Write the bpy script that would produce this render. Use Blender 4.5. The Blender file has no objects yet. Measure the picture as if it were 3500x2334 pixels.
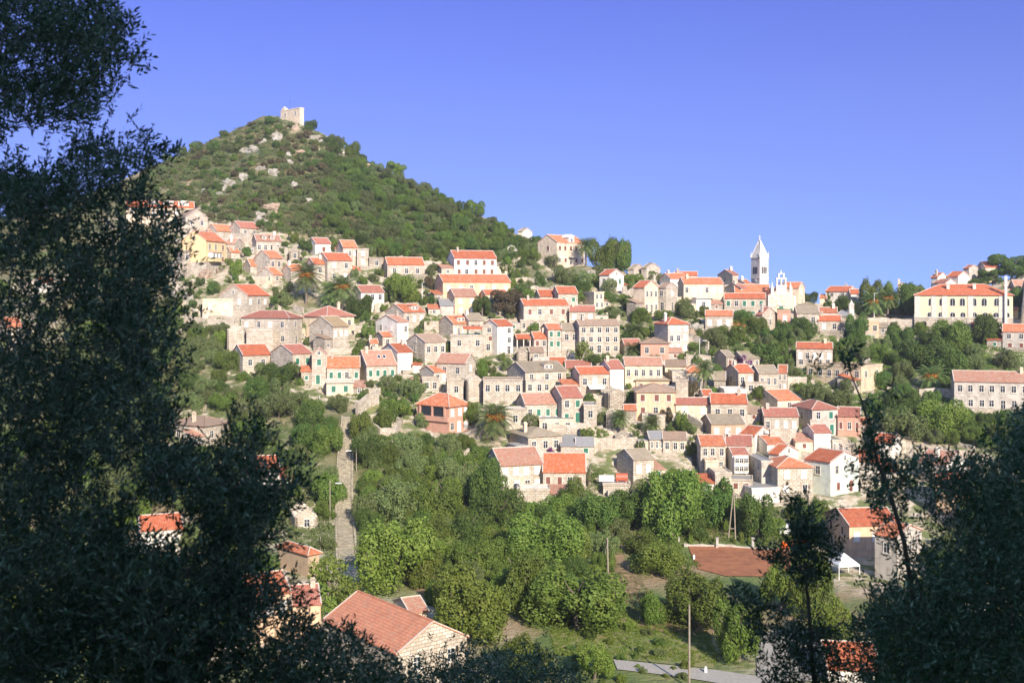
import bpy, math, random
import numpy as np
from mathutils import Vector, Matrix, noise
C = bpy.context.scene.collection
S = bpy.context.scene
R_ = math.radians
FPX, CX, HY = 3753.0, 1750.0, 1000.0      # photo scale: focal length in photo pixels, centre column, horizon row
# ---------------------------------------------------------------- camera
cd = bpy.data.cameras.new("camera"); cam = bpy.data.objects.new("camera", cd); C.objects.link(cam)
cam.location = (0, 0, 0); cam.rotation_euler = (R_(90), 0, 0)
cd.sensor_width = 36; cd.lens = 36 * FPX / 3500; cd.shift_y = -(1167 - HY) / 3500
cd.clip_start = 0.3; cd.clip_end = 20000
cd.dof.use_dof = True; cd.dof.focus_distance = 230; cd.dof.aperture_fstop = 3.2
S.camera = cam
# ---------------------------------------------------------------- light
SUN_AZ, SUN_EL = 21.0, 28.0               # behind the camera, to the right
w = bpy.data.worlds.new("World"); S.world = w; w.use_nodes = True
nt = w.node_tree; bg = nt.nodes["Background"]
sky = nt.nodes.new("ShaderNodeTexSky"); sky.sky_type = 'NISHITA'; sky.sun_disc = False
sky.sun_elevation = R_(SUN_EL); sky.sun_rotation = R_(180 - SUN_AZ)
sky.altitude = 300; sky.air_density = 1.3; sky.dust_density = 0.25; sky.ozone_density = 4.0
tc = nt.nodes.new("ShaderNodeTexCoord"); mp = nt.nodes.new("ShaderNodeMapping"); mp.vector_type = 'POINT'
mp.inputs['Location'].default_value = (0, 0, 0.22); mp.inputs['Scale'].default_value = (1, 1, 0.75)
nt.links.new(tc.outputs['Generated'], mp.inputs['Vector']); nt.links.new(mp.outputs['Vector'], sky.inputs['Vector'])
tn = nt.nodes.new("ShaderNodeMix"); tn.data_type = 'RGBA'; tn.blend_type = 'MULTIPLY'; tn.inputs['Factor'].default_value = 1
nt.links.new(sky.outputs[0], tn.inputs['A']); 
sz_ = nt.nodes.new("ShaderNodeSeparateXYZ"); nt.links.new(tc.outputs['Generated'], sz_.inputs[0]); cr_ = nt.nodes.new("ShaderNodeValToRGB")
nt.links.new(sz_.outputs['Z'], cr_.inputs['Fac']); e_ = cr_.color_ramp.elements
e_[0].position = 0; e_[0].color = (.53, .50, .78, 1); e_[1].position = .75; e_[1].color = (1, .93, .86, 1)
for p_, c_ in ((.10, (.48, .42, .74, 1)), (.27, (.36, .315, .72, 1)), (.42, (.80, .72, .92, 1))): x_ = e_.new(p_); x_.color = c_  # upper tints, out of frame, are whitened to brighten ambient light and lift shadows
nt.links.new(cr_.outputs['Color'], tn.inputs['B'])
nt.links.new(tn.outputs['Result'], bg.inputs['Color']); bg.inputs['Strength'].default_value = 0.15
sd = bpy.data.lights.new("sun", 'SUN'); so = bpy.data.objects.new("sun", sd); C.objects.link(so)
sd.energy = 4.8; sd.angle = R_(0.5); sd.color = (1.0, 0.90, 0.77)
so.rotation_euler = (R_(90 - SUN_EL), 0, R_(SUN_AZ)); so.location = (60, -60, 120)
S.view_settings.view_transform = 'Standard'; S.view_settings.look = 'None'
S.view_settings.exposure = 0.86; S.view_settings.gamma = 1.0
# ---------------------------------------------------------------- helpers
def tag(o, label=None, cat=None, group=None, kind=None):
    if label: o["label"] = label
    if cat: o["category"] = cat
    if group: o["group"] = group
    if kind: o["kind"] = kind
    return o
def empty(name, loc, rz=0):
    o = bpy.data.objects.new(name, None); C.objects.link(o); o.location = loc; o.rotation_euler = (0, 0, rz); o.empty_display_size = .3
    return o
class MB:
    def __init__(s): s.v = []; s.f = []; s.m = []; s.uv = []
    def poly(s, pts, mat=0, uv=None):
        b = len(s.v); s.v += [tuple(p) for p in pts]; s.f.append(tuple(range(b, b + len(pts)))); s.m.append(mat)
        if uv is None:
            p0, p1 = Vector(pts[0]), Vector(pts[1]); e = (p1 - p0)
            e = e.normalized() if e.length > 1e-9 else Vector((1, 0, 0))
            n = e.cross(Vector(pts[2]) - p0); n = n.normalized() if n.length > 1e-9 else Vector((0, 0, 1)); t = n.cross(e)
            uv = [((Vector(p) - p0).dot(e) + p0.length, (Vector(p) - p0).dot(t)) for p in pts]
        s.uv += list(uv)
    def box(s, x0, x1, y0, y1, z0, z1, mat=0):
        a = [(x0,y0,z0),(x1,y0,z0),(x1,y1,z0),(x0,y1,z0),(x0,y0,z1),(x1,y0,z1),(x1,y1,z1),(x0,y1,z1)]
        for q in ((0,1,5,4),(1,2,6,5),(2,3,7,6),(3,0,4,7),(4,5,6,7),(3,2,1,0)): s.poly([a[i] for i in q], mat)
    def beam(s, p0, p1, r, mat=0, n=4, r1=None):
        p0, p1 = Vector(p0), Vector(p1); d = p1 - p0
        if d.length < 1e-6: return
        d.normalize(); a = d.orthogonal().normalized(); b = d.cross(a); r1 = r if r1 is None else r1
        c0 = [p0 + (a * math.cos(2*math.pi*i/n) + b * math.sin(2*math.pi*i/n)) * r for i in range(n)]
        c1 = [p1 + (a * math.cos(2*math.pi*i/n) + b * math.sin(2*math.pi*i/n)) * r1 for i in range(n)]
        for i in range(n): s.poly([c0[i], c0[(i+1)%n], c1[(i+1)%n], c1[i]], mat)
        s.poly(c1, mat); s.poly(c0[::-1], mat)
    def tube(s, pts, rs, mat=0, n=6):
        for i in range(len(pts)-1): s.beam(pts[i], pts[i+1], rs[i], mat, n, rs[i+1])
    def prism(s, prof, x0, x1, mat=0):      # prof: (y,z) points, extruded along x
        n = len(prof)
        for i in range(n):
            a, b = prof[i], prof[(i+1)%n]
            s.poly([(x0,a[0],a[1]),(x1,a[0],a[1]),(x1,b[0],b[1]),(x0,b[0],b[1])], mat)
        s.poly([(x0,p[0],p[1]) for p in prof][::-1], mat); s.poly([(x1,p[0],p[1]) for p in prof], mat)
    def mesh(s, name, mats):
        me = bpy.data.meshes.new(name); me.from_pydata(s.v, [], s.f)
        ul = me.uv_layers.new(name="UVMap"); ul.data.foreach_set("uv", np.array(s.uv, dtype=np.float32).ravel())
        me.polygons.foreach_set("material_index", np.array(s.m, dtype=np.int32))
        for m in mats: me.materials.append(m)
        me.update(); return me
    def build(s, name, mats, parent=None):
        o = bpy.data.objects.new(name, s.mesh(name, mats)); C.objects.link(o)
        if parent: o.parent = parent
        return o
def quads(name, V, mat):                   # V: (n,4,3) array
    n = len(V); me = bpy.data.meshes.new(name)
    me.vertices.add(n*4); me.vertices.foreach_set("co", np.ascontiguousarray(V, dtype=np.float32).ravel())
    me.loops.add(n*4); me.loops.foreach_set("vertex_index", np.arange(n*4, dtype=np.int32))
    me.polygons.add(n); me.polygons.foreach_set("loop_start", np.arange(0, n*4, 4, dtype=np.int32))
    me.polygons.foreach_set("loop_total", np.full(n, 4, dtype=np.int32))
    me.materials.append(mat); me.update(calc_edges=True); return me
# ---------------------------------------------------------------- materials
def nodes(name):
    m = bpy.data.materials.new(name); m.use_nodes = True; n = m.node_tree
    return m, n, n.nodes["Principled BSDF"]
def N(n, t, **k):
    x = n.nodes.new(t)
    for a, b in k.items(): setattr(x, a, b)
    return x
def mixc(n, fac, a, b, mode='MIX'):
    x = N(n, "ShaderNodeMix", data_type='RGBA', blend_type=mode)
    for s, v in (('Factor', fac), ('A', a), ('B', b)):
        if hasattr(v, 'is_linked') or hasattr(v, 'links'): n.links.new(v, x.inputs[s])
        else: x.inputs[s].default_value = v if s == 'Factor' else (*v[:3], 1)
    return x.outputs['Result']
def noise_(n, vec, scale, lo=.35, hi=.65, detail=4):
    t = N(n, "ShaderNodeTexNoise"); t.inputs['Scale'].default_value = scale; t.inputs['Detail'].default_value = detail
    n.links.new(vec, t.inputs['Vector'])
    r = N(n, "ShaderNodeMapRange"); r.inputs['From Min'].default_value = lo; r.inputs['From Max'].default_value = hi
    n.links.new(t.outputs['Fac'], r.inputs['Value']); return r.outputs[0]
def plain(name, col, rough=.7, metal=0, var=.25, scale=3):
    m, n, p = nodes(name); g = N(n, "ShaderNodeNewGeometry")
    f = noise_(n, g.outputs['Position'], scale)
    c = mixc(n, f, col, tuple(x*(1-var) for x in col))
    n.links.new(c, p.inputs['Base Color']); p.inputs['Roughness'].default_value = rough; p.inputs['Metallic'].default_value = metal
    return m
def wall_mat(name, ca, cb, stain, block=None, mortar=None, bstr=.3):
    m, n, p = nodes(name); g = N(n, "ShaderNodeNewGeometry"); uv = N(n, "ShaderNodeUVMap"); pos = g.outputs['Position']
    big = noise_(n, pos, .35, .38, .62, 5)
    base = mixc(n, big, ca, cb)
    if block:
        oi = N(n, "ShaderNodeObjectInfo"); va = N(n, "ShaderNodeVectorMath", operation='ADD')
        n.links.new(uv.outputs['UV'], va.inputs[0]); n.links.new(oi.outputs['Random'], va.inputs[1])
        wn = N(n, "ShaderNodeTexNoise"); wn.inputs['Scale'].default_value = 1.3
        n.links.new(pos, wn.inputs['Vector'])
        sc = N(n, "ShaderNodeVectorMath", operation='MULTIPLY_ADD'); n.links.new(wn.outputs['Color'], sc.inputs[0])
        sc.inputs[1].default_value = (.25, .18, 0); n.links.new(va.outputs[0], sc.inputs[2])
        b = N(n, "ShaderNodeTexBrick"); b.offset = .45; b.inputs['Scale'].default_value = 1
        b.inputs['Brick Width'].default_value = block[0]; b.inputs['Row Height'].default_value = block[1]
        b.inputs['Mortar Size'].default_value = block[2]; b.inputs['Mortar Smooth'].default_value = .4; b.inputs['Bias'].default_value = 0
        b.inputs['Color1'].default_value = (1, 1, 1, 1); b.inputs['Color2'].default_value = (.70, .64, .58, 1); b.inputs['Mortar'].default_value = (*mortar, 1)
        n.links.new(sc.outputs[0], b.inputs['Vector'])
        base = mixc(n, 1.0, base, b.outputs['Color'], 'MULTIPLY')
    st = noise_(n, pos, .8, .50, .68, 6)
    mp2 = N(n, "ShaderNodeMapping"); mp2.inputs['Scale'].default_value = (1.6, 1.6, .22); n.links.new(pos, mp2.inputs['Vector'])
    st2 = noise_(n, mp2.outputs[0], 1.1, .50, .80, 5)
    fl = N(n, "ShaderNodeMath", operation='MULTIPLY'); n.links.new(st, fl.inputs[0]); fl.inputs[1].default_value = .7
    base = mixc(n, fl.outputs[0], base, stain)
    f2 = N(n, "ShaderNodeMath", operation='MULTIPLY'); n.links.new(st2, f2.inputs[0]); f2.inputs[1].default_value = .5
    base = mixc(n, f2.outputs[0], base, tuple(x*.6 for x in stain))
    n.links.new(base, p.inputs['Base Color']); p.inputs['Roughness'].default_value = .9
    bt = N(n, "ShaderNodeTexNoise"); bt.inputs['Scale'].default_value = 4; bt.inputs['Detail'].default_value = 5; n.links.new(pos, bt.inputs['Vector'])
    bp = N(n, "ShaderNodeBump"); bp.inputs['Strength'].default_value = bstr; bp.inputs['Distance'].default_value = .12
    n.links.new(bt.outputs['Fac'], bp.inputs['Height']); n.links.new(bp.outputs[0], p.inputs['Normal'])
    return m
def roof_mat(name, ca, cb, old, amt):
    m, n, p = nodes(name); g = N(n, "ShaderNodeNewGeometry"); uv = N(n, "ShaderNodeUVMap"); pos = g.outputs['Position']
    oi = N(n, "ShaderNodeObjectInfo")
    f = noise_(n, pos, .8, .35, .65, 5); base = mixc(n, f, ca, cb)
    sx = N(n, "ShaderNodeSeparateXYZ"); n.links.new(uv.outputs['UV'], sx.inputs[0])
    b = N(n, "ShaderNodeTexBrick"); b.offset = 0; b.inputs['Scale'].default_value = 1; b.inputs['Brick Width'].default_value = .27; b.inputs['Row Height'].default_value = .42
    b.inputs['Mortar Size'].default_value = .035; b.inputs['Mortar Smooth'].default_value = .8; b.inputs['Bias'].default_value = -.3
    b.inputs['Color1'].default_value = (1, 1, 1, 1); b.inputs['Color2'].default_value = (.74, .70, .68, 1); b.inputs['Mortar'].default_value = (.38, .33, .30, 1)
    n.links.new(uv.outputs['UV'], b.inputs['Vector']); base = mixc(n, 1.0, base, b.outputs['Color'], 'MULTIPLY')
    o2 = noise_(n, pos, 1.7, .62 - amt*.3, .75, 6); base = mixc(n, o2, base, old)
    r = N(n, "ShaderNodeMapRange"); n.links.new(oi.outputs['Random'], r.inputs['Value']); r.inputs['To Min'].default_value = .8; r.inputs['To Max'].default_value = 1.1
    hs = N(n, "ShaderNodeHueSaturation"); n.links.new(r.outputs[0], hs.inputs['Value']); n.links.new(base, hs.inputs['Color'])
    n.links.new(hs.outputs[0], p.inputs['Base Color']); p.inputs['Roughness'].default_value = .85
    wv = N(n, "ShaderNodeTexWave", wave_type='BANDS', bands_direction='X'); wv.inputs['Scale'].default_value = 1/.27/ (2*math.pi) * 2*math.pi / 2
    n.links.new(uv.outputs['UV'], wv.inputs['Vector'])
    bp = N(n, "ShaderNodeBump"); bp.inputs['Strength'].default_value = .5; bp.inputs['Distance'].default_value = .05
    n.links.new(wv.outputs['Fac'], bp.inputs['Height']); n.links.new(bp.outputs[0], p.inputs['Normal'])
    return m
def leaf_mat(name, ca, cb, cc=None, trans=.35, rough=.6):
    m, n, p = nodes(name); g = N(n, "ShaderNodeNewGeometry"); oi = N(n, "ShaderNodeObjectInfo")
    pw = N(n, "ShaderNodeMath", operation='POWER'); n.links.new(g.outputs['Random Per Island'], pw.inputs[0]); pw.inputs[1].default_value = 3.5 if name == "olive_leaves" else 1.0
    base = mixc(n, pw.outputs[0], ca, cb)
    if cc: base = mixc(n, noise_(n, g.outputs['Position'], .55, .5, .72, 3), base, cc)
    r = N(n, "ShaderNodeMapRange"); n.links.new(oi.outputs['Random'], r.inputs['Value']); r.inputs['To Min'].default_value = .72; r.inputs['To Max'].default_value = 1.25
    h = N(n, "ShaderNodeMapRange"); n.links.new(oi.outputs['Random'], h.inputs['Value']); h.inputs['To Min'].default_value = .485; h.inputs['To Max'].default_value = .515
    hs = N(n, "ShaderNodeHueSaturation"); n.links.new(r.outputs[0], hs.inputs['Value']); n.links.new(h.outputs[0], hs.inputs['Hue']); n.links.new(base, hs.inputs['Color'])
    n.links.new(hs.outputs[0], p.inputs['Base Color']); p.inputs['Roughness'].default_value = rough; p.inputs['Specular IOR Level'].default_value = .25
    t = N(n, "ShaderNodeBsdfTranslucent"); n.links.new(hs.outputs[0], t.inputs['Color'])
    mx = N(n, "ShaderNodeMixShader"); mx.inputs[0].default_value = trans
    n.links.new(p.outputs[0], mx.inputs[1]); n.links.new(t.outputs[0], mx.inputs[2]); n.links.new(mx.outputs[0], n.nodes["Material Output"].inputs['Surface'])
    return m
M = {}
ST = (.17, .14, .11)
M['S'] = wall_mat("pale_stone", (.66,.60,.50), (.54,.49,.41), (.33,.28,.22), (.80,.40,.05), (.40,.34,.27))
M['s'] = wall_mat("rubble_stone", (.60,.54,.45), (.46,.41,.34), (.25,.22,.18), (.70,.38,.07), (.30,.26,.20), .6)
M['W'] = wall_mat("white_plaster", (.73,.69,.60), (.66,.61,.52), (.48,.43,.36))
M['T'] = wall_mat('weathered_ochre', (.60,.48,.31), (.52,.42,.28), (.36,.29,.21))
M['y'] = wall_mat("pale_yellow_plaster", (.80,.62,.38), (.74,.58,.36), (.58,.48,.34))
M['C'] = wall_mat("cream_plaster", (.68,.56,.40), (.60,.49,.35), (.40,.32,.23))
M['Y'] = wall_mat("yellow_plaster", (.74,.55,.28), (.68,.50,.26), (.50,.40,.25))
M['K'] = wall_mat("salmon_plaster", (.56,.30,.21), (.48,.26,.18), (.38,.24,.17))
M['H'] = wall_mat("peach_plaster", (.68,.46,.29), (.62,.42,.27), (.45,.32,.22))
M['A'] = wall_mat("grey_plaster", (.50,.45,.38), (.42,.38,.32), (.28,.24,.2))
M['M'] = wall_mat("mint_plaster", (.66,.70,.60), (.62,.66,.57), (.48,.48,.42))
M['N'] = wall_mat("tan_plaster", (.46,.33,.21), (.40,.29,.19), (.28,.21,.15))
M['rR'] = roof_mat("red_tile", (.62,.165,.065), (.50,.13,.05), (.46,.24,.16), .3)
M['rO'] = roof_mat("orange_tile", (.70,.225,.095), (.56,.17,.07), (.50,.29,.20), .4)
M['rP'] = roof_mat("faded_tile", (.54,.27,.18), (.47,.22,.14), (.40,.30,.22), .5)
M['rD'] = roof_mat("dark_red_tile", (.42,.15,.10), (.48,.17,.11), (.36,.23,.17), .4)
M['rB'] = roof_mat("brown_tile", (.45,.30,.20), (.37,.26,.18), (.28,.23,.18), .5)
M['rT'] = roof_mat("stone_slab_roof", (.43,.35,.24), (.35,.28,.19), (.24,.21,.16), .6)
M['rN'] = roof_mat('near_tile', (.60,.25,.14), (.52,.21,.12), (.38,.22,.15), .35)
M['rG'] = plain("grey_sheet_roof", (.30,.29,.28)); M['rY'] = roof_mat("straw_coloured_tile", (.52,.38,.20), (.46,.33,.18), (.36,.28,.2), .4)
M['mortar'] = plain("ridge_mortar", (.60,.50,.42)); M['dark'] = plain("window_glass", (.035,.04,.05), .15)
M['white'] = plain("white_paint", (.82,.80,.76), .5, var=.08); M['surr'] = plain("window_surround", (.66,.60,.50))
M['green'] = plain("green_paint", (.02,.16,.10), .5); M['brown'] = plain("brown_paint", (.20,.07,.045), .6); M['blue'] = plain("blue_paint", (.03,.08,.45), .5)
M['iron'] = plain("rusty_iron", (.10,.09,.08)); M['wood'] = plain("weathered_wood", (.30,.25,.19)); M['trunk'] = plain("bark", (.17,.135,.10))
M['conc'] = plain("concrete", (.40,.37,.33)); M['tankred'] = plain("red_tank_paint", (.52,.12,.06), .5); M['orange'] = plain("orange_plastic", (.8,.14,.02), .4)
M['carw'] = plain("white_car_paint", (.75,.75,.75), .25, var=.03); M['rubber'] = plain("rubber", (.02,.02,.02))
M['L1'] = leaf_mat("leaves_deep_green", (.066,.118,.022), (.122,.190,.038), (.145,.200,.040))
M['L2'] = leaf_mat("leaves_mid_green", (.095,.150,.024), (.168,.235,.042), (.190,.245,.046))
M['L3'] = leaf_mat("leaves_bright_green", (.120,.175,.026), (.200,.262,.044), (.225,.270,.055))
M['L4'] = leaf_mat("leaves_grey_olive", (.120,.165,.050), (.215,.255,.090), (.160,.195,.062))
M['L5'] = leaf_mat("leaves_russet", (.115,.100,.045), (.190,.160,.075), (.14,.09,.045))
M['L6'] = leaf_mat("leaves_purple", (.25,.06,.22), (.35,.10,.30))
M['LF'] = leaf_mat("olive_leaves", (.045,.095,.035), (.34,.42,.27), (.07,.125,.045), .25, .5)  # the few much paler leaves are painted-in highlights
M['LP'] = leaf_mat("palm_fronds", (.085,.145,.035), (.175,.235,.070), (.20,.21,.08), .25)
M['fruit'] = plain("orange_palm_fruit", (.70,.26,.03))
# ---------------------------------------------------------------- terrain
def lerp(tab, x):
    if x <= tab[0][0]: return tab[0][1]
    for i in range(1, len(tab)):
        if x <= tab[i][0]:
            a, b = tab[i-1], tab[i]; return a[1] + (b[1]-a[1]) * (x-a[0]) / (b[0]-a[0])
    return tab[-1][1]
zof = lambda py, Y: -(py - HY) / FPX * Y
RIDGE_PY = [(-2500,1000),(-600,860),(0,760),(350,640),(580,545),(800,445),(900,400),(990,408),(1100,455),(1200,528),(1370,614),(1500,675),(1650,746),(1800,812),(1900,875),(2000,905),(2150,935),(2250,955),(2500,990),(2700,1010),(2800,1040),(3100,1035),(3300,1000),(3400,970),(3500,935),(4200,850),(6000,800)]
RIDGE_Y = [(-2500,340),(0,370),(350,400),(580,420),(800,440),(1000,446),(1200,430),(1500,405),(1800,372),(2000,340),(2500,332),(3100,336),(3500,355),(6000,360)]
NEAR = [(-400,40),(-120,62),(-60,52),(-38,40),(-20,18),(-6,-.2),(0,-1.7),(10,-5),(40,-23),(80,-41),(110,-44.2),(135,-44.4),(165,-43.6),(182,-42.8)]
UPA = [(182,-42.8),(200,-40),(215,-34.5),(235,-27),(258,-20.6),(275,-14.7),(292,-7.8)]
UPB = [(182,-42.8),(200,-39.5),(215,-35),(235,-29),(258,-22.2),(275,-17),(292,-12.3)]
COLS = {}
def column(px):
    k = round(px / 4)
    if k in COLS: return COLS[k]
    px = k * 4; ry = lerp(RIDGE_Y, px); rz = zof(lerp(RIDGE_PY, px), ry); b = min(max((px - 2550) / 500, 0), 1)
    up = [(a[0], a[1]*(1-b) + c[1]*b) for a, c in zip(UPA, UPB)]
    t = NEAR[:-1] + up
    if rz > 6: t.append((312, 0.0 + min(2, rz*.05)))
    t += [(ry, rz), (ry+12, rz-1.5), (ry+60, rz-18), (ry+200, min(rz-60, -45)), (1200, -95), (9000, -330)]
    COLS[k] = (np.array([a[0] for a in t]), np.array([a[1] for a in t])); return COLS[k]
def T(x, y):
    px = CX + FPX * x / max(y, 60.0); px = max(-3500, min(7000, px))
    c = column(px); z = float(np.interp(y, c[0], c[1]))
    if y > 185:
        a = min((y - 185) / 40, 1) * (1.1 if z > 12 else .35)
        z += a * (noise.noise(Vector((x*.045, y*.045, 0))) * 2 + noise.noise(Vector((x*.16, y*.16, 5))) * .8)
    return z
def hit(px, py):
    u = (px - CX) / FPX; v = (HY - py) / FPX; y = 70.0; last = y; best = None
    while y < 620:
        if v*y <= T(u*y, y):
            a, b = last, y
            for _ in range(7):
                m_ = (a+b)/2
                if v*m_ <= T(u*m_, m_): b = m_
                else: a = m_
            return (u*b, b, T(u*b, b))
        g = (v*y - T(u*y, y))/y
        if y > 250 and (best is None or g < best[0]): best = (g, y)
        last = y; y += 2.0
    y = best[1]; return (u*y, y, T(u*y, y))
def at(px, py, Y): return Vector(((px-CX)/FPX*Y, Y, zof(py, Y)))
FOOT = []                                   # house footprints, cut level into the slope like terraces
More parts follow.
